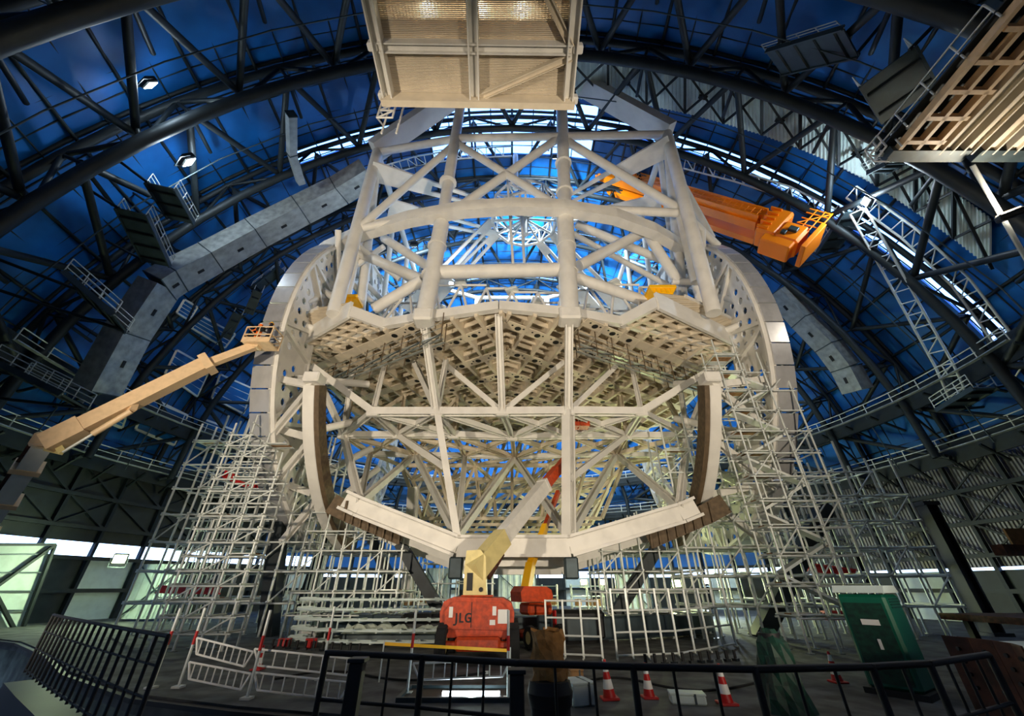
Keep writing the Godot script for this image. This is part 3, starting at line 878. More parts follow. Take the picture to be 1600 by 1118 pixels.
func space_frame(t):
	# nodes of the bottom lattice: three rows at 15 m, one set on the plate edge, one on the base girder
	var a = [Vector3(-11.12, 15, -28.64), Vector3(-6, 15, -28.64), Vector3(-0.77, 15, -28.64), Vector3(4.49, 15, -28.51), Vector3(10.35, 15, -28.64)]
	var b = [Vector3(-15.54, 15, -34.09), Vector3(-10.51, 15, -34.09), Vector3(-5.38, 15, -34.09), Vector3(0, 15, -34.62), Vector3(5.22, 15, -34.27), Vector3(10.62, 15, -34.27), Vector3(16.25, 15, -34.27)]
	var c = [Vector3(-14.88, 15, -39.86), Vector3(-10.27, 15, -40.32), Vector3(-4.99, 15, -40.55), Vector3(0.28, 15, -41.26), Vector3(5.71, 15, -40.32), Vector3(11.03, 15, -40.09), Vector3(16.88, 15, -40.55)]
	var d = [Vector3(-10.94, 8.19, -29), Vector3(-3.79, 5.93, -29), Vector3(3.92, 5.93, -29), Vector3(11.97, 7.84, -29)]
	var top = [Vector3(-6.96, 21, -24.75), Vector3(-1.03, 21, -23.66), Vector3(4.47, 21, -24.32)]
	var wing = [Vector3(-17.44, 19.5, -29.33), Vector3(17.83, 19.5, -29.33)]
	for r in [[a, 0.6], [b, 0.55], [c, 0.5]]:
		for k in r[0].size() - 1: bar(t, "chord", r[0][k], r[0][k + 1], r[1], r[1], "white", "hbeam")
	# columns from the plate edge back down to the first row
	bar(t, "column", top[0], a[1], 0.55, 0.6, "white", "hbeam")
	bar(t, "column", top[1], a[2], 0.55, 0.6, "white", "hbeam")
	bar(t, "column", top[2], a[3], 0.6, 0.65, "white", "hbeam")
	bar(t, "column", a[3], d[2], 0.75, 0.75, "white", "hbeam")
	bar(t, "column", top[1] + Vector3(0, 0, -3.2), a[2], 0.45, 0.5, "cream", "hbeam")
	for m in [[wing[0], a[0]], [wing[1], a[4]]]: bar(t, "strut", m[0], m[1], 0.55, 0.55, "white", "hbeam")
	# upper struts: first-row nodes up to points under the plate
	var under = [Vector3(-11.89, 20.5, -31.1), Vector3(-8.86, 20.5, -30.27), Vector3(-5.93, 20.5, -29.81), Vector3(-6.19, 20.5, -30.39), Vector3(4.66, 20.5, -30.27), Vector3(9.61, 20.5, -30.98), Vector3(11.35, 20.5, -31.72), Vector3(-15.41, 20.5, -32.61), Vector3(17.36, 20.5, -35.68)]
	for m in [[under[0], a[0]], [under[1], a[1]], [under[2], a[1]], [under[3], a[2]], [under[4], a[2]], [under[5], a[3]], [under[6], a[4]], [under[7], b[0]], [wing[0], b[0]], [wing[1], b[6]], [under[8], b[6]]]:
		bar(t, "strut", m[0], m[1], 0.42, 0.42, "white", "hbeam")
	var back = [Vector3(-11.5, 20.5, -37.39), Vector3(-5.97, 20.5, -38.04), Vector3(-17.35, 20.5, -38.04), Vector3(11.64, 20.5, -37.39), Vector3(16.54, 20.5, -37.71), Vector3(5.51, 20.5, -37.71)]
	for m in [[back[0], b[1]], [back[0], b[0]], [back[1], b[2]], [back[1], c[1]], [back[2], b[0]], [back[3], b[5]], [back[3], c[5]], [back[4], b[6]], [back[4], b[5]], [back[5], b[4]], [back[5], c[4]]]:
		bar(t, "strut", m[0], m[1], 0.4, 0.4, "cream", "hbeam")
	# level diagonals between the rows
	for m in [[a[0], b[0]], [a[0], b[1]], [a[1], b[1]], [a[0], b[2]], [a[1], b[3]], [a[1], b[2]], [a[2], b[3]], [a[3], b[3]], [a[2], b[4]], [a[3], b[5]], [a[4], b[4]], [a[4], b[5]], [a[4], b[6]]]:
		bar(t, "strut", m[0], m[1], 0.45, 0.45, "white", "hbeam")
	for m in [[b[0], c[0]], [b[1], c[0]], [b[0], c[1]], [b[1], c[1]], [b[1], c[3]], [b[2], c[1]], [b[2], c[2]], [b[3], c[2]], [b[3], c[3]], [b[3], c[4]], [b[2], c[3]], [b[4], c[3]], [b[5], c[4]], [b[5], c[5]], [b[6], c[5]], [b[6], c[6]], [b[4], c[5]], [b[5], c[6]]]:
		bar(t, "strut", m[0], m[1], 0.4, 0.4, "cream", "hbeam")
	# legs down to the base girder
	for m in [[b[0], d[0]], [c[0], d[0]], [c[1], d[0]], [c[1], d[1]], [a[1], d[1]], [c[2], d[1]], [c[3], d[1]], [c[3], d[2]], [c[5], d[2]], [c[5], d[3]], [b[6], d[3]], [c[6], d[3]]]:
		bar(t, "strut", m[0], m[1], 0.5, 0.5, "white", "hbeam")
	bar(t, "strut", b[1], d[1] + (a[1] - d[1]) * 0.52, 0.5, 0.5, "white", "hbeam")
	bar(t, "strut", b[5], d[2] + (a[3] - d[2]) * 0.42, 0.45, 0.45, "white", "hbeam")
	# further rows of the lattice fade back under the plate
	var rows = [c]
	for r in 4:
		var row = []
		var dist = 44.5 + r * 4.6
		var n: int = 7 - (r % 2)
		for k in n: row.append(Vector3(-15.0 + 30.0 * (k + 0.5) / n, 15.0 - r * 0.5, -dist))
		for k in n - 1: bar(t, "chord", row[k], row[k + 1], 0.4, 0.4, "cream", "hbeam")
		var prev: Array = rows[r]
		for k in n:
			if k < prev.size(): bar(t, "strut", row[k], prev[k], 0.32, 0.32, "cream", "hbeam")
			if k + 1 < prev.size(): bar(t, "strut", row[k], prev[k + 1], 0.32, 0.32, "cream", "hbeam")
			bar(t, "strut", row[k], Vector3(row[k].x * 0.72, 9.0, -dist + 2.0), 0.3, 0.3, "cream", "hbeam")
			if r < 3: bar(t, "strut", row[k], Vector3(row[k].x + 2.0, 21.0, -dist - 1.5), 0.3, 0.3, "cream", "hbeam")
		for k in n - 1: bar(t, "strut", Vector3(row[k].x * 0.72, 9.0, -dist + 2.0), row[k + 1], 0.26, 0.26, "cream", "hbeam")
		for k in n - 1: bar(t, "strut", Vector3(row[k].x * 0.72, 9.0, -dist + 2.0), Vector3(row[k + 1].x * 0.72, 9.0, -dist + 2.0), 0.3, 0.3, "cream", "hbeam")
		rows.append(row)
	# node plates at the joints
	for n in a + b + c: part(t, "node_plate", cbox(Vector3(1.0, 0.8, 0.5), 0.08), "white", Transform3D(Basis.IDENTITY, n))

func base_girder(t):
	var d = [Vector3(-12.07, 8.32, -29), Vector3(-10.87, 7.84, -29), Vector3(-3.7, 5.33, -29), Vector3(3.92, 5.33, -29), Vector3(11.87, 7.41, -29), Vector3(13.17, 7.88, -29)]
	for k in d.size() - 1: bar(t, "base_girder", d[k], d[k + 1], 1.0, 1.35, "white", "ibeam")
	for off in [[Vector3(0, -0.7, -3.0), 0.8], [Vector3(0, -1.2, -6.0), 0.7]]:
		for k in range(1, 4): bar(t, "base_girder", d[k] + off[0], d[k + 1] + off[0], 0.7, off[1], "white")
	for k in [2, 3]: bar(t, "base_girder", d[k], d[k] + Vector3(0, -0.9, -9), 0.7, 0.9, "white")
	for k in [2, 3]: block(t, "bearing_block", d[k] + Vector3(0, -1.3, 0), Vector3(0.9, 1.3, 0.9), "slate", 0.0, 0.1)
	# brown stiffened rail girders on both sides
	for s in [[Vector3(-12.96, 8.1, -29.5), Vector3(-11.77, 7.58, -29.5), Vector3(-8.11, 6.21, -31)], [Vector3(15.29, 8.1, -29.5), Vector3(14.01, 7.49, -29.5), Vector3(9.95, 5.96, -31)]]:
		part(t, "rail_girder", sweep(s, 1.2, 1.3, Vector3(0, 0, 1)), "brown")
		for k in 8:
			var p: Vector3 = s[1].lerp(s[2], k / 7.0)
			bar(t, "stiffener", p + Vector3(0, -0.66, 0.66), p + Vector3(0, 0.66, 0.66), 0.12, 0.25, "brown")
	# dark raking legs and piers that carry it on the deck
	for s in [[Vector3(-8.7, 5.88, -33), Vector3(-4.94, 1.16, -33)], [Vector3(11.42, 5.79, -33), Vector3(7.43, 1.31, -33)]]: bar(t, "raking_leg", s[0], s[1], 0.8, 0.8, "dark")
	for s in [[Vector3(-18.7, 8.12, -33), Vector3(-17.01, -0.24, -33)], [Vector3(25.51, 8.61, -33), Vector3(17.14, -0.24, -33)], [Vector3(-17.47, 6.93, -40), Vector3(-18.32, 0.86, -40)], [Vector3(-15.94, 8.8, -46), Vector3(-11.7, 1.9, -46)]]: bar(t, "raking_leg", s[0], s[1], 1.1, 1.0, "dark")
	# white free column beside the far pier
	bar(t, "tall_column", Vector3(-9.7, 1.74, -42), Vector3(-10.44, 11.93, -42), 1.0, 1.0, "white", "hbeam")
	var ring = []
	for k in 41:
		var a = PI * (1.02 + 0.96 * k / 40.0)
		ring.append(Vector3(cos(a) * 15.5, 0.75, -39.0 - sin(a) * 15.5 * 0.62))
	part(t, "azimuth_track", sweep(ring, 1.2, 1.5, Vector3.UP), "slate")

func tower(t):
	var m = "white"
	var p = [Vector3(-15.51, 46, -25.99), Vector3(-5.86, 46, -24.37), Vector3(5.55, 46, -24.16), Vector3(17.16, 46, -23.95)]
	var f = [Vector3(-14.21, 23, -24.58), Vector3(-6.86, 21, -24.24), Vector3(4.48, 21, -24.07), Vector3(16.02, 23, -24.41)]
	var crest = [Vector3(-6.17, 55.07, -24.3), Vector3(6.07, 55.19, -24)]
	# four front columns, the middle two run on above the ring
	rod(t, "column_tube", f[1], Vector3(-6.61, 32.22, -24.6), 0.72, m)
	rod(t, "column_tube", Vector3(-6.61, 32.22, -24.6), crest[0], 0.58, m)
	rod(t, "column_tube", f[2], Vector3(4.99, 32.74, -24.3), 0.78, m)
	rod(t, "column_tube", Vector3(4.99, 32.74, -24.3), crest[1], 0.66, m)
	for e in [[f[1], Vector3(1.5, 1.1, 1.5)], [f[2], Vector3(1.7, 1.1, 1.5)]]: part(t, "column_foot", cbox(e[1], 0.15), m, Transform3D(Basis.IDENTITY, e[0]))
	for e in [Vector3(-6.89, 25.81, -24.6), Vector3(-6.74, 29.26, -24.6), Vector3(-6.49, 38.17, -24.4), Vector3(4.78, 25.89, -24.3), Vector3(4.84, 28.94, -24.3), Vector3(5.19, 36.51, -24.3), Vector3(5.37, 41.09, -24.2)]:
		part(t, "flange", U["tube"], m, Transform3D(Basis.from_scale(Vector3(1.75, 0.18, 1.75)), e))
	# outer legs are bundles of three tubes
	for e in [[0, Vector3(-18.48, 36.75, -31.13), Vector3(-18.67, 28.52, -31.36)], [3, Vector3(20.39, 38.01, -30.38), Vector3(20.53, 28.52, -31.36)]]:
		rod(t, "column_tube", p[e[0]], f[e[0]] + Vector3(0, -1.4, 0), 0.6, m)
		rod(t, "column_tube", p[e[0]] + Vector3(0.6 if e[0] == 3 else -0.6, 0, -1.5), f[e[0]] + Vector3(2.0 if e[0] == 3 else -2.0, -1.4, -5), 0.5, m)
		rod(t, "column_tube", p[e[0]], f[e[0]] + Vector3(1.2 if e[0] == 3 else -1.2, -1.4, -8), 0.5, m)
	# ring at 46 m, carried right round
	var rear = [Vector3(17.5, 46, -48), Vector3(6, 46, -52), Vector3(-6, 46, -52), Vector3(-15.5, 46, -48)]
	var all = p + rear
	for k in 8: rod(t, "ring_tube", all[k], all[(k + 1) % 8], 0.42 if k < 3 else 0.36, m)
	for k in 4: rod(t, "column_tube", rear[k], Vector3(rear[k].x, 24, rear[k].z), 0.45, m)
	# broad folded plates from the crest to the corners
	bar(t, "crest_beam", crest[0] + Vector3(1.2, 3.0, 0), p[0] + Vector3(-0.4, 0.3, 0), 2.2, 1.2, m)
	bar(t, "crest_beam", crest[1] + Vector3(0.8, 4.4, 0), p[3] + Vector3(0.4, 0.3, 0), 2.2, 1.2, m)
	# bracing of the front face
	for e in [[Vector3(-6.13, 45.47, -24.5), Vector3(-15.09, 31.51, -25.2), 0.38], [Vector3(-6.13, 45.4, -24.6), Vector3(4.07, 35.16, -24.6), 0.4], [Vector3(5.16, 46.05, -24.4), Vector3(-5.74, 34.4, -24.9), 0.45], [Vector3(6.22, 45.13, -24.3), Vector3(16.67, 34.53, -25), 0.45], [Vector3(-15, 32.33, -25.3), Vector3(-6.93, 33.91, -24.8), 0.38], [Vector3(7.13, 34.4, -24.6), Vector3(16.6, 34.25, -25), 0.42], [Vector3(-0.49, 41.14, -26), Vector3(0.17, 26.95, -26), 0.13], [Vector3(0.94, 44.36, -30), Vector3(1.35, 31.71, -30), 0.16],
			[Vector3(-6.18, 26.27, -24.7), Vector3(4.6, 26.28, -24.4), 0.62], [Vector3(-7.78, 25.84, -25.2), Vector3(-12.18, 24.1, -27), 0.5], [Vector3(-7.78, 25.84, -25.2), Vector3(-16.1, 33.02, -29), 0.5], [Vector3(5.24, 25.66, -24.6), Vector3(13.09, 24.39, -27), 0.5], [Vector3(5.93, 27.31, -25), Vector3(13.39, 33.93, -27), 0.5], [Vector3(13.55, 34.11, -27), Vector3(15.99, 28.14, -28), 0.5], [Vector3(6.35, 33.88, -26), Vector3(18.77, 31.26, -30), 0.42], [Vector3(6.15, 33.64, -27), Vector3(17.42, 29.51, -31), 0.3],
			[Vector3(-13.32, 34.11, -28), Vector3(-7.5, 28.04, -26), 0.45], [Vector3(-16.38, 33, -27), Vector3(-11.2, 29.37, -29), 0.3], [Vector3(-18.99, 27.8, -29), Vector3(-13.58, 33.96, -29), 0.3], [Vector3(-21.66, 23.72, -28), Vector3(-16.77, 31.46, -29), 0.32], [Vector3(-16.39, 34.44, -29), Vector3(-10.16, 30.39, -31), 0.28], [Vector3(16.5, 34.91, -25), Vector3(17.08, 27.24, -27), 0.5], [Vector3(16.67, 34.53, -25), Vector3(20.38, 31.91, -27), 0.36], [Vector3(17.1, 42.93, -25), Vector3(20.78, 34.11, -28), 0.4], [Vector3(15.38, 28.14, -28), Vector3(22.54, 27.24, -27), 0.32], [Vector3(18.03, 31.2, -29), Vector3(23.41, 26.4, -28), 0.34]]:
		rod(t, "tower_tube", e[0], e[1], e[2], m)
	for s in [-1.0, 1.0]:                                   # side and rear bracing
		var x = 17.0 if s > 0 else -15.5
		for k in 3:
			var z0 = -26.0 - k * 7.5
			rod(t, "tower_tube", Vector3(x, 46, z0), Vector3(x * 1.1, 33, z0 - 7), 0.34, m)
			rod(t, "tower_tube", Vector3(x * 1.1, 33, z0 - 7), Vector3(x * 1.15, 24, z0), 0.34, m)
			rod(t, "tower_tube", Vector3(x * 1.1, 33, z0), Vector3(x * 1.15, 24, z0 - 7), 0.3, m)
	for k in 4:
		rod(t, "tower_tube", Vector3(-15 + k * 8, 33, -50), Vector3(-11 + k * 8, 24, -50), 0.3, m)
		rod(t, "tower_tube", Vector3(-15 + k * 8, 33, -50), Vector3(-19 + k * 8, 24, -50), 0.3, m)
	# broad hoop at 33 m
	var hoop = [Vector3(-24.81, 33, -32.36), Vector3(-19.19, 33, -28.36), Vector3(-14.5, 33, -26.19), Vector3(-9.74, 33, -24.66), Vector3(-4.75, 33, -23.64), Vector3(0, 33, -23.23), Vector3(4.73, 33, -23.43), Vector3(9.67, 33, -24.36), Vector3(13.82, 33, -26.03), Vector3(18.34, 33, -28.72), Vector3(23.83, 33, -32.57), Vector3(24, 33, -40), Vector3(19, 33, -49), Vector3(9, 33, -54), Vector3(-8, 33, -54), Vector3(-19, 33, -49), Vector3(-25, 33, -40)]
	part(t, "hoop_beam", sweep(hoop, 1.3, 1.0, Vector3.UP, true), m)
	# crown ring held by slotted spider arms
	var c = Vector3(1.67, 44, -34)
	var nodes = []
	for k in 12: nodes.append(c + Vector3(cos(TAU * k / 12) * 4.3, 0, sin(TAU * k / 12) * 4.3))
	for k in 12:
		var n: Vector3 = nodes[k]; var n2: Vector3 = nodes[(k + 1) % 12]
		rod(t, "crown_tube", n, n2, 0.2, m)
		rod(t, "crown_tube", n + Vector3(0, 2.4, 0), n2 + Vector3(0, 2.4, 0), 0.16, m)
		rod(t, "crown_tube", n, n2 + Vector3(0, 2.4, 0), 0.13, m)
		rod(t, "crown_tube", n, n + Vector3(0, 2.4, 0), 0.13, m)
		rod(t, "crown_spoke", n, c + Vector3(0, 0.4, 0), 0.13, m)
		rod(t, "crown_spoke", n + Vector3(0, 2.4, 0), c + Vector3(0, 0.4, 0), 0.1, m)
	rod(t, "crown_hub", c + Vector3(0, 3.0, 0), c + Vector3(0, -2.6, 0), 0.4, m)
	rod(t, "crown_hub", c + Vector3(-1.2, 2.4, 3.0), c + Vector3(-1.2, 9.5, 3.0), 0.35, "galv")
	for e in [[nodes[5], p[0] + Vector3(0, -3.5, 0)], [nodes[7], p[0] + Vector3(1, -4.5, -4)], [nodes[1], p[3] + Vector3(0, -2.0, 0)], [nodes[0], p[3] + Vector3(0, -5.0, -5)], [nodes[7], Vector3(-14, 39, -47)], [nodes[6], Vector3(-15, 37, -44)], [nodes[11], Vector3(17, 38, -46)], [nodes[10], Vector3(15, 39, -50)]]:
		spider_arm(t, e[0], e[1])

func spider_arm(t, a: Vector3, b: Vector3):
	# flat plate with a long slot: two flanks joined at both ends
	var l = (b - a).length()
	var st = begin()
	for r in [[-1.0, -0.45, 0.0, 1.0], [0.45, 1.0, 0.0, 1.0], [-0.45, 0.45, 0.0, 0.12], [-0.45, 0.45, 0.55, 1.0]]:
		var poly = []
		for q in [[r[2], r[0]], [r[3], r[0]], [r[3], r[1]], [r[2], r[1]]]:
			poly.append(Vector3(q[0] * l, q[1] * (0.55 + 0.75 * q[0]), 0))
		for s in [-0.12, 0.12]:
			var o = Vector3(0, 0, s)
			if s > 0: quad(st, poly[3] + o, poly[2] + o, poly[1] + o, poly[0] + o)
			else: quad(st, poly[0] + o, poly[1] + o, poly[2] + o, poly[3] + o)
		for k in 4:
			var o = Vector3(0, 0, 0.12)
			quad(st, poly[k] - o, poly[(k + 1) % 4] - o, poly[(k + 1) % 4] + o, poly[k] + o)
	var x = (b - a).normalized()
	var zz = x.cross(Vector3.UP).normalized()
	var y = zz.cross(x)
	part(t, "spider_arm", done(st), "white", Transform3D(Basis(x, zz, -y), a))

func altitude_wheels(tel):
	var cy = 22.0
	var cz = -40.0
	var rr = 16.4
	for s in [-1.0, 1.0]:
		var t = section(tel, "altitude_wheel")
		var x: float = 19.9 if s > 0 else -18.2
		# bright segmented tread
		var n = 60
		for k in n:
			var a0 = TAU * k / n; var a1 = TAU * (k + 1) / n - 0.006
			var p = Vector3(x, cy + sin(a0) * rr, cz + cos(a0) * rr); var q = Vector3(x, cy + sin(a1) * rr, cz + cos(a1) * rr)
			var up = Vector3(0, sin((a0 + a1) / 2), cos((a0 + a1) / 2))
			bar(t, "wheel_tread", p, q, 1.4, 0.16, "rim", "box", up)
		# side web with rows of round holes, on the inner side of the tread
		var xi = x - s * 0.62
		part(t, "perforated_web", holed_ring(xi, cy, cz, rr - 4.4, rr - 0.05, 4, 84), "white")
		for rad in [rr - 4.4, rr - 0.2]:
			var ring = []
			for k in 72: ring.append(Vector3(xi - s * 0.12, cy + sin(TAU * k / 72) * rad, cz + cos(TAU * k / 72) * rad))
			part(t, "web_flange", sweep(ring, 0.5, 0.22, Vector3.RIGHT, true), "white")
		for k in 28:
			var a = TAU * k / 28
			var d = Vector3(0, sin(a), cos(a))
			var e = Vector3(0, sin(a + (0.1 if k % 2 else -0.1)), cos(a + (0.1 if k % 2 else -0.1)))
			bar(t, "web_rib", Vector3(xi - s * 0.2, cy, cz) + d * (rr - 4.4), Vector3(xi - s * 0.2, cy, cz) + e * (rr - 0.2), 0.3, 0.3, "white")
		for k in 9:
			var a = -PI * 0.5 + PI * (k + 0.5) / 9
			rod(t, "wheel_strut", Vector3(xi, cy, cz) + Vector3(0, sin(a), cos(a)) * (rr - 3), Vector3(x - s * 5.0, cy + sin(a) * 9, cz + cos(a) * 9), 0.32, "white")
		# inner cradle arc: white box face with a brown flank
		var xa = 14.5 * s - (0.0 if s > 0 else 0.0)
		var arc = []
		for k in 17:
			var a = PI * (0.13 + 0.3 * k / 16.0)
			arc.append(Vector3(xa, cy - sin(a) * 16.3, cz + cos(a) * 16.3))
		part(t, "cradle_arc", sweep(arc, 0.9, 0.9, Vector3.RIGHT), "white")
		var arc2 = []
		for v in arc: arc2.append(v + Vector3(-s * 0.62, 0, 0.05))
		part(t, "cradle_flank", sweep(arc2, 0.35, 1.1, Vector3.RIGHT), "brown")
		part(t, "cradle_head", cbox(Vector3(1.2, 0.8, 1.3), 0.1), "white", Transform3D(Basis.IDENTITY, arc[0] + Vector3(0, 0.5, 0)))
		# ties between the arc and the wheel
		for k in [0, 4, 9]:
			bar(t, "cradle_tie", arc[k], Vector3(xi, arc[k].y + 1.0, arc[k].z - 1.0), 0.4, 0.5, "white", "hbeam")
			bar(t, "cradle_tie", arc[k], Vector3(xi, arc[k].y - 3.0, arc[k].z - 2.0), 0.4, 0.5, "white", "hbeam")
		var x5 = 0.0

func holed_ring(x, cy, cz, r0, r1, rows, cols) -> ArrayMesh:
	var st = begin()
	for i in rows:
		for j in cols:
			var ra: float = lerp(r0, r1, float(i) / rows); var rb: float = lerp(r0, r1, (i + 1.0) / rows)
			var off = 0.5 if i % 2 else 0.0
			var solid = (j % 7 == 3) or (i == 0 and j % 7 == 4)
			var a0 = TAU * (j + off) / cols; var a1 = TAU * (j + 1 + off) / cols
			var sq = []
			var ci = []
			for k in 8:
				var ang = TAU * k / 8.0 + PI / 8
				var ux: float = clamp(cos(ang) / max(abs(cos(ang)), abs(sin(ang))), -1, 1); var uy: float = clamp(sin(ang) / max(abs(cos(ang)), abs(sin(ang))), -1, 1)
				sq.append(Vector2(0.5 + 0.5 * ux, 0.5 + 0.5 * uy)); ci.append(Vector2(0.5 + 0.29 * cos(ang), 0.5 + 0.29 * sin(ang)))
			# octagon outline of the cell misses the corners: add them
			var put = func(v: Vector2, dx: float) -> Vector3:
				var a: float = lerp(a0, a1, v.x); var r: float = lerp(ra, rb, v.y)
				return Vector3(x + dx, cy + sin(a) * r, cz + cos(a) * r)
			if solid:
				for dx in [-0.06, 0.06]: quad(st, put.call(Vector2(0, 0), dx), put.call(Vector2(1, 0), dx), put.call(Vector2(1, 1), dx), put.call(Vector2(0, 1), dx))
				continue
			for k in 8:
				var k2 = (k + 1) % 8
				for dx in [-0.06, 0.06]:
					quad(st, put.call(sq[k], dx), put.call(sq[k2], dx), put.call(ci[k2], dx), put.call(ci[k], dx))
					if k % 2 == 0:
						var cn = Vector2(1 if (sq[k].x + sq[k2].x) > 1 else 0, 1 if (sq[k].y + sq[k2].y) > 1 else 0)
						for v in [sq[k], cn, sq[k2]]: st.add_vertex(put.call(v, dx))
				quad(st, put.call(ci[k], -0.06), put.call(ci[k2], -0.06), put.call(ci[k2], 0.06), put.call(ci[k], 0.06))
	return done(st)

# ------------------------------------------------------------------ machines
func wheel(parent, at: Vector3, r: float, w: float, hub = "boom_cream"):
	var tyre = lathe([Vector2(r * 0.55, -w / 2), Vector2(r * 0.92, -w / 2), Vector2(r, -w * 0.36), Vector2(r, w * 0.36), Vector2(r * 0.92, w / 2), Vector2(r * 0.55, w / 2)], 22)
	var x = Transform3D(Basis(Vector3(0, 0, 1), PI / 2), at)
	var o = part(parent, "wheel", tyre, "rubber", x)
	part(o, "hub", lathe([Vector2(0.001, -w * 0.4), Vector2(r * 0.56, -w * 0.4), Vector2(r * 0.56, w * 0.4), Vector2(0.001, w * 0.4)], 18), hub)
	for k in 10:
		var a = TAU * k / 10
		part(o, "tread_lug", U["box"], "rubber", Transform3D(Basis(Vector3.UP, -a) * Basis.from_scale(Vector3(r * 0.1, w * 0.9, r * 0.12)), Vector3(cos(a) * r, 0, sin(a) * r)))
	return o

func print_text(parent, s, size, at: Vector3, b: Basis, m):
	var tm = TextMesh.new()
	tm.text = s
	var f = SystemFont.new()
	f.font_names = PackedStringArray(["Droid Sans"])
	f.font_weight = 700
	tm.font = f
	tm.font_size = 64
	tm.pixel_size = size / 64.0
	tm.depth = 0.02
	return part(parent, "lettering", tm, m, Transform3D(b, at))

func lift_chassis(t, wide, long, wr):
	part(t, "chassis", cbox(Vector3(wide * 0.62, wr * 0.7, long), 0.1), "red", Transform3D(Basis.IDENTITY, Vector3(0, wr * 1.0, 0)))
	for z in [-0.4, 0.4]:
		part(t, "axle", cbox(Vector3(wide * 0.95, wr * 0.35, wr * 0.5), 0.05), "red", Transform3D(Basis.IDENTITY, Vector3(0, wr * 0.95, long * z)))
		for x in [-0.5, 0.5]: wheel(t, Vector3(wide * x, wr, long * z), wr, wr * 0.62)
	part(t, "slew_ring", lathe([Vector2(0.001, 0), Vector2(wide * 0.28, 0), Vector2(wide * 0.28, wr * 0.35), Vector2(0.001, wr * 0.35)], 24), "black", Transform3D(Basis.IDENTITY, Vector3(0, wr * 1.25, 0)))

func basket(t, at: Vector3, s: Vector3, m):
	block(t, "basket_floor", at + Vector3(0, 0.05, 0), Vector3(s.x, 0.1, s.z), m)
	for x in [-0.5, 0.0, 0.5]:
		for z in [-0.5, 0.5]: rod(t, "basket_post", at + Vector3(s.x * x, 0, s.z * z), at + Vector3(s.x * x, s.y, s.z * z), 0.045, m)
	for h in [0.5, 1.0]:
		for z in [-0.5, 0.5]: rod(t, "basket_rail", at + Vector3(-s.x / 2, s.y * h, s.z * z), at + Vector3(s.x / 2, s.y * h, s.z * z), 0.045, m)
		for x in [-0.5, 0.5]: rod(t, "basket_rail", at + Vector3(s.x * x, s.y * h, -s.z / 2), at + Vector3(s.x * x, s.y * h, s.z / 2), 0.045, m)
	block(t, "kick_plate", at + Vector3(0, 0.2, s.z / 2), Vector3(s.x, 0.35, 0.05), m)
	block(t, "kick_plate", at + Vector3(0, 0.2, -s.z / 2), Vector3(s.x, 0.35, 0.05), m)
	block(t, "control_box", at + Vector3(0, s.y * 0.9, s.z * 0.42), Vector3(s.x * 0.3, 0.3, 0.25), "black", 0.0, 0.04)

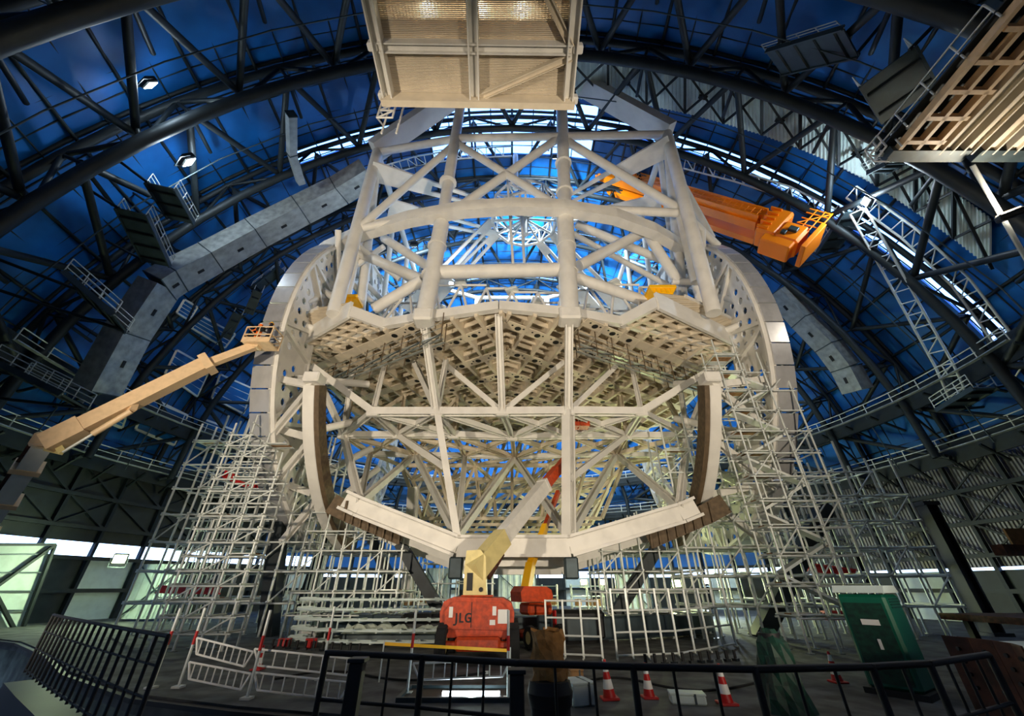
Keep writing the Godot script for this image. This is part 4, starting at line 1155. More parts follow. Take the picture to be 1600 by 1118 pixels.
func machines():
	# the big red lift before the telescope
	var at = Vector3(-1.55, 0, -23.4)
	var t = thing("boom_lift", "large red boom lift with a cream mast standing before the telescope", "boom lift", at)
	lift_chassis(t, 3.3, 4.2, 0.75)
	# turntable hood: rounded counterweight
	var prof = PackedVector2Array()
	for p in [[-1.72, 0.0], [-1.55, -0.2], [1.4, -0.2], [1.72, 0.1], [1.76, 0.75], [1.62, 1.15], [1.2, 1.36], [-1.2, 1.4], [-1.62, 1.22], [-1.78, 0.8]]: prof.append(Vector2(p[0], p[1]))
	part(t, "counterweight", prism(prof, 2.4), "red", Transform3D(Basis.IDENTITY, Vector3(-0.1, 1.15, 0.35)))
	var rear = PackedVector2Array()
	for p in [[-1.5, 0.15], [1.45, 0.1], [1.5, 0.8], [1.15, 1.18], [-1.15, 1.22], [-1.5, 0.85]]: rear.append(Vector2(p[0], p[1]))
	part(t, "rear_bumper", prism(rear, 0.25), "red", Transform3D(Basis.IDENTITY, Vector3(-0.1, 1.15, 1.66)))
	print_text(t, "JLG", 0.52, Vector3(-0.72, 1.72, 1.79), Basis.IDENTITY, "black")
	block(t, "seam", Vector3(-0.35, 1.85, 1.79), Vector3(0.03, 1.0, 0.02), "black")
	block(t, "sticker", Vector3(-1.32, 1.95, 1.79), Vector3(0.18, 0.42, 0.02), "plastic_white")
	block(t, "sticker", Vector3(0.72, 2.0, 1.79), Vector3(0.18, 0.36, 0.02), "plastic_white")
	block(t, "sticker", Vector3(0.64, 1.55, 1.79), Vector3(0.26, 0.2, 0.02), "plastic_white")
	block(t, "sticker", Vector3(1.14, 1.78, 1.79), Vector3(0.5, 0.55, 0.02), "plastic_white")
	block(t, "hood_vent", Vector3(-0.2, 2.58, 0.3), Vector3(1.6, 0.06, 1.2), "red", 0.0, 0.02)
	# mast and telescoping boom
	var o = -at
	var b0: Vector3 = Vector3(-1.67, 4.05, -23.6) + o
	var b2: Vector3 = Vector3(4.59, 12.12, -31) + o
	var b1 = b0.lerp(b2, 0.64)
	var mast_poly = PackedVector2Array()
	for p in [[-0.62, 0], [0.62, 0], [0.55, 0.9], [0.5, 2.0], [0.2, 2.35], [-0.55, 2.3], [-0.62, 1.6]]: mast_poly.append(Vector2(p[0], p[1]))
	part(t, "mast", prism(mast_poly, 0.9), "boom_cream", Transform3D(Basis.IDENTITY, Vector3(-0.35, 2.35, -0.2)))
	block(t, "mast_slot", Vector3(-0.65, 3.2, 0.27), Vector3(0.3, 0.8, 0.04), "black")
	part(t, "mast_pin", U["tube"], "black", Transform3D(Basis(Vector3.RIGHT, PI / 2) * Basis.from_scale(Vector3(0.22, 0.1, 0.22)), Vector3(-0.05, 2.85, 0.27)))
	bar(t, "boom_section", b0, b1, 0.72, 0.85, "boom_white")
	bar(t, "boom_section", b0 - (b1 - b0).normalized() * 0.7, b0.lerp(b1, 0.28), 0.82, 1.0, "boom_cream")
	bar(t, "boom_section", b1 - (b2 - b1) * 0.05, b1.lerp(b2, 0.5), 0.56, 0.66, "red")
	bar(t, "boom_section", b1.lerp(b2, 0.45), b2, 0.46, 0.54, "red")
	bar(t, "boom_collar", b1 - (b2 - b0).normalized() * 0.15, b1 + (b2 - b0).normalized() * 0.1, 0.8, 0.93, "boom_white")
	rod(t, "lift_cylinder", Vector3(0.25, 3.4, -0.5), b0.lerp(b1, 0.2) + Vector3(0.3, -0.5, 0), 0.17, "rust")
	var tip: Vector3 = Vector3(4.94, 15.28, -31) + o
	bar(t, "jib", b2, tip, 0.28, 0.3, "red")
	basket(t, Vector3(5.69, 14.53, -31) + o, Vector3(1.6, 1.1, 1.0), "red")
	bar(t, "basket_arm", tip, Vector3(5.69, 14.53, -31) + o, 0.2, 0.2, "red")
	worker("worker in red standing in the red basket under the mirror cell", Vector3(5.65, 14.59, -31) + Vector3(0, 0.1, 0), 0.4, "cloth_red", "boom_white")
	# second, smaller red lift behind it
	var at2 = Vector3(1.35, 0, -27.5)
	var s = thing("boom_lift", "smaller red boom lift with a yellow boom behind the large one", "boom lift", at2, 0.5)
	lift_chassis(s, 2.0, 2.8, 0.55)
	var hood = PackedVector2Array()
	for p in [[-1.05, 0], [1.0, 0], [1.15, 0.25], [1.05, 0.6], [0.7, 0.78], [-0.85, 0.8], [-1.1, 0.5]]: hood.append(Vector2(p[0], p[1]))
	part(s, "counterweight", prism(hood, 1.3), "red", Transform3D(Basis.IDENTITY, Vector3(-0.2, 2.2, 0)))
	block(s, "turntable", Vector3(0.1, 1.85, 0), Vector3(1.7, 0.6, 1.2), "red", 0.0, 0.12)
	block(s, "engine_box", Vector3(0.2, 1.1, 0.75), Vector3(0.9, 0.9, 0.3), "slate", 0.0, 0.05)
	block(s, "ladder_box", Vector3(0.2, 0.75, 0.95), Vector3(0.5, 0.5, 0.12), "plywood", 0.0, 0.03)
	block(s, "warning_stripe", Vector3(1.15, 1.3, 0.4), Vector3(0.12, 0.9, 0.3), "red_paint", 0.0, 0.03)
	var inv: Transform3D = s.transform.affine_inverse()
	var y0: Vector3 = inv * Vector3(0.79, 2.43, -28); var y1: Vector3 = inv * Vector3(1.24, 4.22, -29); var y2: Vector3 = inv * Vector3(2.56, 6.95, -32); var y3: Vector3 = inv * Vector3(4.05, 10.12, -35)
	bar(s, "boom_section", y0, y1, 0.5, 0.6, "yellow")
	bar(s, "boom_section", y1, y2, 0.4, 0.5, "yellow")
	bar(s, "boom_section", y2, y3, 0.3, 0.36, "red")
	# tan lift reaching up to the shoulder, its carrier down in the pit
	var c0: Vector3 = Vector3(-29.4, 4.96, -23.26)
	var foot = Vector3(c0.x - 0.6, -3.0, c0.z)
	var l = thing("boom_lift", "tan articulated boom lift reaching from the pit to the telescope shoulder", "boom lift", foot)
	lift_chassis(l, 2.6, 4.0, 0.8)
	block(l, "turntable", Vector3(0, 1.9, 0), Vector3(2.6, 1.2, 3.0), "boom_tan", 0.0, 0.15)
	var p0: Vector3 = c0 - foot; var p1: Vector3 = Vector3(-25.62, 9.66, -20.47) - foot; var q0: Vector3 = Vector3(-24.45, 9.77, -19.94) - foot; var q1: Vector3 = Vector3(-19.4, 15.19, -21.25) - foot; var q2: Vector3 = Vector3(-17.42, 16.98, -21.94) - foot
	bar(l, "boom_section", Vector3(0, 2.2, 0), p0, 0.9, 1.0, "boom_tan")
	bar(l, "boom_section", p0, p1, 0.75, 0.95, "galv")
	var side = (p1 - p0).normalized().cross(Vector3(0, 0, 1)).normalized()
	bar(l, "boom_rail", p0 + side * -0.62, p1 + side * -0.62, 0.22, 0.5, "boom_tan")
	bar(l, "hose_track", p0 + side * -0.4 + Vector3(0, 0, 0.3), p1 + side * -0.4 + Vector3(0, 0, 0.3), 0.2, 0.2, "rust")
	for e in [0.08, 0.42, 0.75]: bar(l, "boom_collar", p0.lerp(p1, e), p0.lerp(p1, e + 0.04), 1.15, 1.1, "boom_tan")
	block(l, "knuckle", p1 + Vector3(0.1, 0.2, 0), Vector3(1.1, 0.8, 0.9), "boom_tan", 0.0, 0.12)
	bar(l, "boom_section", q0 - (q1 - q0).normalized() * 0.4, q0.lerp(q1, 0.16), 0.8, 1.05, "boom_tan")
	bar(l, "boom_section", q0.lerp(q1, 0.1), q1, 0.7, 0.85, "boom_tan")
	bar(l, "knuckle", q0.lerp(q1, 0.97), q1 + (q2 - q1) * 0.08, 0.95, 1.15, "boom_tan")
	bar(l, "boom_section", q1, q2, 0.42, 0.5, "boom_tan")
	var y4: Vector3 = Vector3(-23.87, 9.12, -20.09) - foot; var y5: Vector3 = Vector3(-21.82, 11.62, -20.47) - foot
	rod(l, "lift_cylinder", y4, y4.lerp(y5, 0.45), 0.07, "galv")
	rod(l, "lift_cylinder", y4.lerp(y5, 0.42), y5, 0.16, "boom_tan")
	bar(l, "bracket", q0 + Vector3(0, -0.1, 0), y4, 0.14, 0.3, "boom_cream")
	bar(l, "bracket", p1 + Vector3(0.2, -0.2, 0), y4, 0.14, 0.3, "boom_cream")
	bar(l, "bracket", q0.lerp(q1, 0.48), y5, 0.3, 0.4, "boom_tan")
	var bk: Vector3 = Vector3(-17.07, 16.94, -21.96)
	basket(l, bk - foot, Vector3(1.8, 1.2, 1.2), "boom_tan")
	bar(l, "basket_arm", q2, bk - foot, 0.5, 0.35, "boom_tan")
	worker("worker in a yellow helmet standing in the tan basket", bk + Vector3(0.35, 0.1, 0.1), -1.2, "cloth_navy", "yellow")
	worker("worker in an orange vest bending in the tan basket", bk + Vector3(-0.45, 0.1, 0.0), -1.6, "hivis", "plastic_white")
	crane()
	for e in [[Vector3(-14.6, 24.2, -26.76), "yellow tapered hoist housing on the shoulder beside the tan basket"], [Vector3(12.73, 24.2, -25.54), "yellow tapered hoist housing on the shoulder beside the stair tower"]]:
		var h = thing("hoist_housing", e[1], "hoist", e[0])
		part(h, "cap", cbox(Vector3(2.3, 0.35, 1.6), 0.05), "yellow", Transform3D(Basis.IDENTITY, Vector3(0, 0.55, 0)))
		var taper = PackedVector2Array([Vector2(-1.05, 0.4), Vector2(1.05, 0.4), Vector2(0.5, -0.75), Vector2(-0.5, -0.75)])
		part(h, "body", prism(taper, 1.3), "yellow")
		for x in [-0.7, 0.7]: rod(h, "leg", Vector3(x, 0.4, 0), Vector3(x * 0.9, -2.6, 0), 0.1, "plastic_white")
		for x in [-0.6, -0.2, 0.2, 0.6]: block(h, "rib", Vector3(x, 0.15, 0.68), Vector3(0.08, 0.5, 0.1), "yellow")

func crane():
	var a: Vector3 = Vector3(14, 58.65, -36.73)
	var b: Vector3 = Vector3(29.25, 39.9, -30.42)
	var t = thing("overhead_crane", "orange overhead crane girder with a boxy end carriage under the dome", "crane")
	var along = (b - a).normalized()
	var up = (Vector3.UP - along * along.y).normalized()
	var side = along.cross(up).normalized()
	var d = 2.2
	var near = -side if (-side).dot(Vector3(0, 3, 0) - a) > 0 else side
	bar(t, "girder", a - near * 2.6, b - near * 2.6, 0.9, d, "orange", "box", up)
	# the girder on the near side is open along its middle: deep top box, low bottom box, posts between
	bar(t, "girder", a + up * d * 0.3, b + up * d * 0.3, 0.9, d * 0.4, "orange", "box", up)
	bar(t, "girder", a - up * d * 0.39, b - up * d * 0.39, 0.9, d * 0.22, "orange", "box", up)
	bar(t, "girder_web", a - near * 0.42, b - near * 0.42, 0.06, d * 0.9, "orange", "box", up)
	bar(t, "girder", a, a.lerp(b, 0.27), 0.9, d, "orange", "box", up)
	for e in [0.5, -0.5]: bar(t, "girder_flange", a + up * d * e, b + up * d * e, 1.3, 0.22, "orange", "box", up)
	# inspection walkway with dark openings on the near face
	var n = 9
	for k in n:
		var p = a.lerp(b, 0.28 + 0.68 * k / n) + near * 0.5 - up * 0.25; var q = a.lerp(b, 0.28 + 0.68 * (k + 0.85) / n) + near * 0.5 - up * 0.25
		bar(t, "stiffener", q - near * 0.4 + up * 0.9, q - near * 0.4 - up * 0.9, 0.3, 0.7, "orange")
	bar(t, "walkway", a.lerp(b, 0.25) + near * 1.0 - up * 0.9, b + near * 1.0 - up * 0.9, 1.0, 0.15, "orange", "box", up)
	for k in 26:
		var p = a.lerp(b, 0.27 + 0.72 * k / 25.0) + near * 1.45 - up * 0.9
		rod(t, "railing_post", p, p + up * 1.0, 0.05, "orange")
	for h in [0.5, 1.0]: rod(t, "handrail", a.lerp(b, 0.27) + near * 1.45 - up * (0.9 - h), b + near * 1.45 - up * (0.9 - h), 0.05, "orange")
	bar(t, "power_rail", a + up * (d * 0.5 + 0.25), b + up * (d * 0.5 + 0.25), 0.25, 0.2, "red_paint", "box", up)
	# carriage at the low end: hoist drums in an open cage over a square deck
	var c: Vector3 = b + along * 1.6 - up * 0.6
	var bs = Basis(along, up, side)
	var put = func(nm, p: Vector3, s: Vector3, m): return part(t, nm, cbox(s, min(s.x, min(s.y, s.z)) * 0.12), m, Transform3D(bs, c + bs * p))
	put.call("carriage_frame", Vector3(0.2, -0.2, 0), Vector3(2.2, 3.8, 2.8), "orange")
	put.call("carriage_deck", Vector3(2.4, -0.9, 0), Vector3(2.6, 2.6, 2.8), "orange")
	put.call("carriage_deck", Vector3(1.9, -2.6, 0.2), Vector3(3.2, 1.1, 2.4), "orange")
	var nf = 1.0 if near.dot(side) > 0 else -1.0
	for k in 5: put.call("fin", Vector3(-0.5 + k * 0.05, 1.2 - k * 0.7, nf * 1.42), Vector3(1.2, 0.16, 0.5), "orange")
	put.call("opening_shade", Vector3(2.5, -0.8, nf * 1.5), Vector3(0.9, 0.6, 0.5), "slate")  # dark boxes added in place of the shaded openings in the deck
	put.call("opening_shade", Vector3(1.9, -1.5, nf * 1.5), Vector3(0.5, 0.5, 0.4), "slate")
	for x in [2.9, 3.7, 4.4]:
		for y in [0.6, 2.0]: rod(t, "cage_post", c + bs * Vector3(x, y - 0.7, nf * 1.3), c + bs * Vector3(x, y + 0.7, nf * 1.3), 0.07, "orange")
	for y in [0.4, 1.2, 2.0, 2.6]: rod(t, "cage_rail", c + bs * Vector3(2.2, y, nf * 1.3), c + bs * Vector3(4.4, y, nf * 1.3), 0.07, "orange")
	rod(t, "cage_brace", c + bs * Vector3(2.2, 0.4, nf * 1.3), c + bs * Vector3(4.4, 2.6, nf * 1.3), 0.07, "orange")
	put.call("end_beam", Vector3(4.5, -0.8, 0), Vector3(0.5, 3.6, 3.2), "orange")
	# runner at the far end
	put = func(nm, p: Vector3, s: Vector3, m): return part(t, nm, cbox(s, 0.1), m, Transform3D(bs, a + bs * p))
	put.call("runner", Vector3(-1.0, 0.9, 0), Vector3(3.2, 0.8, 1.2), "orange")
	put.call("runner", Vector3(-0.2, -0.4, 0), Vector3(0.9, 2.0, 1.0), "orange")

# ------------------------------------------------------------------ people
func worker(label, at: Vector3, turn, top, helmet):
	# one continuous figure from a smooth union of tapered bones
	var j = [[Vector3(0, 0.98, 0), 0.15, Vector3(0, 1.38, 0.03), 0.17], [Vector3(0, 1.4, 0.02), 0.07, Vector3(0, 1.52, 0.05), 0.06], [Vector3(0, 1.62, 0.07), 0.1, Vector3(0, 1.68, 0.06), 0.105],
		[Vector3(-0.1, 0.95, 0), 0.1, Vector3(-0.13, 0.5, 0.04), 0.075], [Vector3(-0.13, 0.5, 0.04), 0.072, Vector3(-0.14, 0.09, -0.02), 0.05], [Vector3(-0.14, 0.05, 0), 0.05, Vector3(-0.16, 0.04, 0.15), 0.04],
		[Vector3(0.1, 0.95, 0), 0.1, Vector3(0.13, 0.5, 0.06), 0.075], [Vector3(0.13, 0.5, 0.06), 0.072, Vector3(0.14, 0.09, 0), 0.05], [Vector3(0.14, 0.05, 0.02), 0.05, Vector3(0.16, 0.04, 0.17), 0.04],
		[Vector3(-0.2, 1.38, 0.02), 0.065, Vector3(-0.28, 1.1, 0.08), 0.05], [Vector3(-0.28, 1.1, 0.08), 0.048, Vector3(-0.16, 1.08, 0.34), 0.035], [Vector3(-0.16, 1.08, 0.34), 0.036, Vector3(-0.13, 1.09, 0.43), 0.025],
		[Vector3(0.2, 1.38, 0.02), 0.065, Vector3(0.28, 1.1, 0.08), 0.05], [Vector3(0.28, 1.1, 0.08), 0.048, Vector3(0.18, 1.12, 0.34), 0.035], [Vector3(0.18, 1.12, 0.34), 0.036, Vector3(0.15, 1.13, 0.43), 0.025],
		[Vector3(-0.17, 1.38, 0.01), 0.09, Vector3(0.17, 1.38, 0.01), 0.09]]
	var t = thing("person", label, "person", at, turn)
	part(t, "body", figure(j, 0.035), top)
	part(t, "helmet", lathe([Vector2(0.17, 0), Vector2(0.14, 0.02), Vector2(0.125, 0.08), Vector2(0.08, 0.14), Vector2(0.001, 0.16)], 14), helmet, Transform3D(Basis.IDENTITY, Vector3(0, 1.68, 0.06)))
	part(t, "face", figure([[Vector3(0, 1.6, 0.1), 0.075, Vector3(0, 1.67, 0.1), 0.08], [Vector3(0, 1.63, 0.17), 0.015, Vector3(0, 1.61, 0.19), 0.015]], 0.02), "skin")
	part(t, "glove", figure([[Vector3(-0.13, 1.09, 0.42), 0.03, Vector3(-0.12, 1.09, 0.5), 0.022]], 0.015), "skin")
	part(t, "glove", figure([[Vector3(0.15, 1.13, 0.42), 0.03, Vector3(0.14, 1.13, 0.5), 0.022]], 0.015), "skin")

func figure(bones: Array, cell: float) -> ArrayMesh:
	var lo = Vector3.ONE * 1e9; var hi = -lo
	for b in bones:
		for e in [[b[0], b[1]], [b[2], b[3]]]:
			lo = lo.min(e[0] - Vector3.ONE * (e[1] + cell * 2)); hi = hi.max(e[0] + Vector3.ONE * (e[1] + cell * 2))
	var n = Vector3i(((hi - lo) / cell).ceil()) + Vector3i.ONE
	var field = PackedFloat32Array()
	field.resize(n.x * n.y * n.z)
	var i = 0
	for z in n.z:
		for y in n.y:
			for x in n.x:
				var p = lo + Vector3(x, y, z) * cell
				var acc = 0.0
				var best = 1e9
				for b in bones:
					var ab: Vector3 = b[2] - b[0]
					var u: float = clamp((p - b[0]).dot(ab) / ab.length_squared(), 0.0, 1.0)
					var d: float = (p - b[0] - ab * u).length() - lerp(b[1], b[3], u)
					acc += exp(-d * 40.0); best = min(best, d)
				field[i] = -log(max(acc, 1e-30)) / 40.0 if acc > 1e-30 else best
				i += 1
	var idx = {}
	var st = SurfaceTool.new()
	st.begin(Mesh.PRIMITIVE_TRIANGLES)
	st.set_smooth_group(1)
	var sx = 1; var sy = n.x; var sz = n.x * n.y
	var corner = func(x, y, z): return field[x * sx + y * sy + z * sz]
	for z in n.z - 1:
		for y in n.y - 1:
			for x in n.x - 1:
				var c = Vector3.ZERO
				var m = 0
				var v = []
				for k in 8: v.append(corner.call(x + (k & 1), y + ((k >> 1) & 1), z + (k >> 2)))
				for e in [[0, 1], [2, 3], [4, 5], [6, 7], [0, 2], [1, 3], [4, 6], [5, 7], [0, 4], [1, 5], [2, 6], [3, 7]]:
					var f0: float = v[e[0]]; var f1: float = v[e[1]]
					if (f0 < 0) != (f1 < 0):
						var u = f0 / (f0 - f1)
						c += Vector3(e[0] & 1, (e[0] >> 1) & 1, e[0] >> 2).lerp(Vector3(e[1] & 1, (e[1] >> 1) & 1, e[1] >> 2), u)
						m += 1
				if m > 0: idx[Vector3i(x, y, z)] = lo + (Vector3(x, y, z) + c / m) * cell
	for q in idx:
		var x: int = q.x; var y: int = q.y; var z: int = q.z
		for ax in 3:
			var d = Vector3i.ZERO
			d[ax] = 1
			var f0: float = corner.call(x, y, z); var f1: float = corner.call(x + d.x, y + d.y, z + d.z)
			if (f0 < 0) == (f1 < 0): continue
			var u = Vector3i.ZERO; var w = Vector3i.ZERO
			u[(ax + 1) % 3] = 1; w[(ax + 2) % 3] = 1
			if not (idx.has(q - u) and idx.has(q - w) and idx.has(q - u - w)): continue
			if f0 < 0: quad(st, idx[q], idx[q - w], idx[q - u - w], idx[q - u])
			else: quad(st, idx[q], idx[q - u], idx[q - u - w], idx[q - w])
	return done(st)

# ------------------------------------------------------------------ scaffolding
func scaffold(label, o: Vector3, turn, nx: int, sx: float, nz: int, sz: float, tops: Array, lh: float, boards: int, r = 0.055):
	var t = thing("scaffold", label, "scaffold", o, turn)
	var rot = Basis(Vector3.UP, turn)
	for i in nx:
		var h: float = tops[min(i, tops.size() - 1)]
		for k in nz:
			var lean: float = rng.randf_range(0.3, 1.4)
			part(t, "standard", U["pole"], "galv", frame_for(Vector3(i * sx, 0, -k * sz), Vector3(i * sx, h + lean, -k * sz), r * 2.2, r * 2.2))
			part(t, "base_plate", U["box"], "zinc", Transform3D(Basis.from_scale(Vector3(0.3, 0.03, 0.3)), Vector3(i * sx, 0.015, -k * sz)))
		var nlev = int(h / lh)
		for lv in range(1, nlev + 1):
			var y = lv * lh
			for k in nz:
				if i < nx - 1 and y <= tops[min(i + 1, tops.size() - 1)] + 0.1:
					part(t, "ledger", U["pole"], "galv", frame_for(Vector3(i * sx - 0.2, y, -k * sz), Vector3((i + 1) * sx + 0.2, y, -k * sz), r * 1.8, r * 1.8))
			if nz > 1: part(t, "transom", U["pole"], "galv", frame_for(Vector3(i * sx, y + 0.1, 0.2), Vector3(i * sx, y + 0.1, -(nz - 1) * sz - 0.2), r * 1.8, r * 1.8))
			if i < nx - 1 and y + lh <= tops[min(i + 1, tops.size() - 1)] + 0.1 and (i + lv) % 3 == 0:
				part(t, "brace", U["pole"], "galv", frame_for(Vector3(i * sx, y, 0.06), Vector3((i + 1) * sx, y + lh, 0.06), r * 1.6, r * 1.6))
			if boards > 0 and i < nx - 1 and (i * 3 + lv * 5) % boards == 0 and nz > 1:
				for e in 3:
					part(t, "plank", U["box"], "galv" if e != 1 else "plywood", Transform3D(Basis.from_scale(Vector3(sx, 0.06, sz * 0.28)), Vector3((i + 0.5) * sx, y + 0.18, -(e + 0.5) * sz / 3.0)))
	return t

func scaffolds():
	scaffold("tall scaffold with bright leaning outer poles below the tan boom", Vector3(-27.2, 0, -32), 0.0, 7, 2.0, 3, 1.7, [14.5, 15.0, 15.5, 15.5, 15.0, 14.0, 13.0], 1.95, 7, 0.075)
	scaffold("low dense scaffold under the cradle behind the tarpaulin stack", Vector3(-15.2, 0, -31), 0.0, 6, 1.45, 4, 2.0, [8.5, 8.0, 7.6, 7.2, 6.6, 6.2], 1.3, 11, 0.06)
	scaffold("narrow close-decked scaffold climbing the round rim below the tan basket", Vector3(-19.4, 0, -25.6), 0.0, 4, 1.3, 2, 1.3, [12.4, 12.8, 11.5, 9.5], 0.75, 9, 0.06)
	scaffold("stepped scaffold falling away beside the black column", Vector3(12.6, 0, -31), 0.0, 10, 2.0, 3, 1.8, [13.5, 14.5, 15.5, 15.5, 14.5, 13.8, 13.0, 12.2, 11.4, 10.6], 1.8, 7, 0.075)
	var st = scaffold("stair tower scaffold with plank landings against the round rim", Vector3(15.4, 0, -24.8), 0.0, 4, 1.55, 2, 1.9, [18.0, 18.4, 17.6, 16.8], 1.5, 5, 0.055)
	for k in 9:                                             # stair flights of the tower
		var y = 2.0 + k * 1.7
		bar(st, "stair_flight", Vector3(0.3 if k % 2 else 3.4, y, -0.9), Vector3(3.4 if k % 2 else 0.3, y + 1.5, -0.9), 0.7, 0.15, "galv")
	scaffold("low dense scaffold under the cradle behind the grid barriers", Vector3(6.6, 0, -31.5), 0.0, 6, 1.4, 4, 2.0, [5.8, 6.4, 7.0, 7.6, 8.2, 8.6], 1.3, 11, 0.06)
	scaffold("far scaffold with red beams beside the greenish lamp", Vector3(-33, 0, -42), 0.0, 6, 2.2, 2, 2.0, [8.0, 9.0, 9.5, 9.0, 9.0, 8.0], 2.0, 7, 0.05)
	scaffold("far scaffold with red boards behind the green toilet", Vector3(19, 0, -39), 0.0, 7, 2.1, 2, 2.0, [9.0, 9.5, 9.5, 9.0, 8.0, 7.0, 6.0], 2.0, 6, 0.05)
	scaffold("thin scaffold round the white free column beneath the lattice", Vector3(-8.2, 0, -40), 0.0, 5, 1.6, 2, 2.0, [6.0], 1.6, 8, 0.06)
	# work decks hung under the mirror cell
	for e in [[Vector3(-21.7, 19.4, -34.15), Vector3(-5.31, 19.4, -23.93), "grey hung work deck under the mirror cell beside the cradle's brown flank"], [Vector3(5.27, 19.4, -25.26), Vector3(19.24, 19.4, -33.3), "grey hung work deck under the mirror cell beside the stair tower"]]:
		var t = thing("hung_deck", e[2], "work deck")
		var a: Vector3 = e[0]; var b: Vector3 = e[1]
		var n = 9
		for k in n + 1:
			var p = a.lerp(b, float(k) / n)
			for z in [0.0, -1.5]:
				rod(t, "hanger", p + Vector3(0, -0.6, z), p + Vector3(0, 1.9, z), 0.045, "brown")
			if k < n:
				var q = a.lerp(b, (k + 1.0) / n)
				for z in [-0.2, -0.75, -1.3]: bar(t, "plank", p + Vector3(0, 0, z), q + Vector3(0, 0, z), 0.22, 0.06, "zinc")
				for h in [0.5, 1.0]: rod(t, "handrail", p + Vector3(0, h, 0), q + Vector3(0, h, 0), 0.03, "zinc")
				rod(t, "brace", p + Vector3(0, -0.5, 0), q + Vector3(0, 0.0, 0), 0.035, "slate")
	# red beams among the poles
	for e in [[Vector3(-24.41, 11.44, -33), Vector3(-21.11, 10.23, -33), "red beam lying across the tall scaffold"], [Vector3(25.04, 4.65, -37), Vector3(28.9, 4.17, -37), "red boards on the stepped scaffold's middle lift"], [Vector3(24.99, 1.24, -37), Vector3(28.85, 1.24, -37), "red boards on the stepped scaffold's lowest lift"], [Vector3(-32.32, 3.01, -41), Vector3(-26.7, 2.91, -41), "dull red beam across the far scaffold near the greenish lamp"]]:
		var t = thing("red_beam", e[2], "beam")
		bar(t, "flange", e[0], e[1], 0.5, 0.12, "red_paint")
		bar(t, "web", e[0] + Vector3(0, -0.25, 0), e[1] + Vector3(0, -0.25, 0), 0.12, 0.4, "red_paint")
		bar(t, "flange", e[0] + Vector3(0, -0.5, 0), e[1] + Vector3(0, -0.5, 0), 0.5, 0.12, "red_paint")

# ------------------------------------------------------------------ things on the deck
func railing(label, pts: Array, h: float, step: float, rails: Array, m, bar_r = 0.018):
	var t = thing("railing", label, "railing")
	for k in pts.size() - 1:
		var a: Vector3 = pts[k]; var b: Vector3 = pts[k + 1]
		for e in rails: rod(t, "rail", a + Vector3(0, h * e, 0), b + Vector3(0, h * e, 0), 0.028 if e > 0.95 else 0.016, m)
		var n: int = max(1, int(round((b - a).length() / step)))
		for j in n: rod(t, "baluster", a.lerp(b, float(j) / n), a.lerp(b, float(j) / n) + Vector3(0, h, 0), bar_r, m)
		rod(t, "post", a, a + Vector3(0, h + 0.02, 0), 0.03, m)
	rod(t, "post", pts[-1], pts[-1] + Vector3(0, h, 0), 0.03, m)
	return t

func cone(label, at: Vector3, s: float, tilt = 0.0):
	var t = thing("traffic_cone", label, "cone", at)
	t.rotation.z = tilt
	part(t, "base", cbox(Vector3(0.4, 0.05, 0.4) * s, 0.015), "red_paint", Transform3D(Basis.IDENTITY, Vector3(0, 0.025 * s, 0)))
	var prof = [[0.15, 0.05], [0.125, 0.2], [0.095, 0.38], [0.07, 0.52], [0.045, 0.68], [0.03, 0.76]]
	for k in prof.size() - 1:
		part(t, "band", lathe([Vector2(prof[k][0], prof[k][1]) * s, Vector2(prof[k + 1][0], prof[k + 1][1]) * s, Vector2(0.001, prof[k + 1][1] * s)], 16), "plastic_white" if k % 2 else "red_paint")

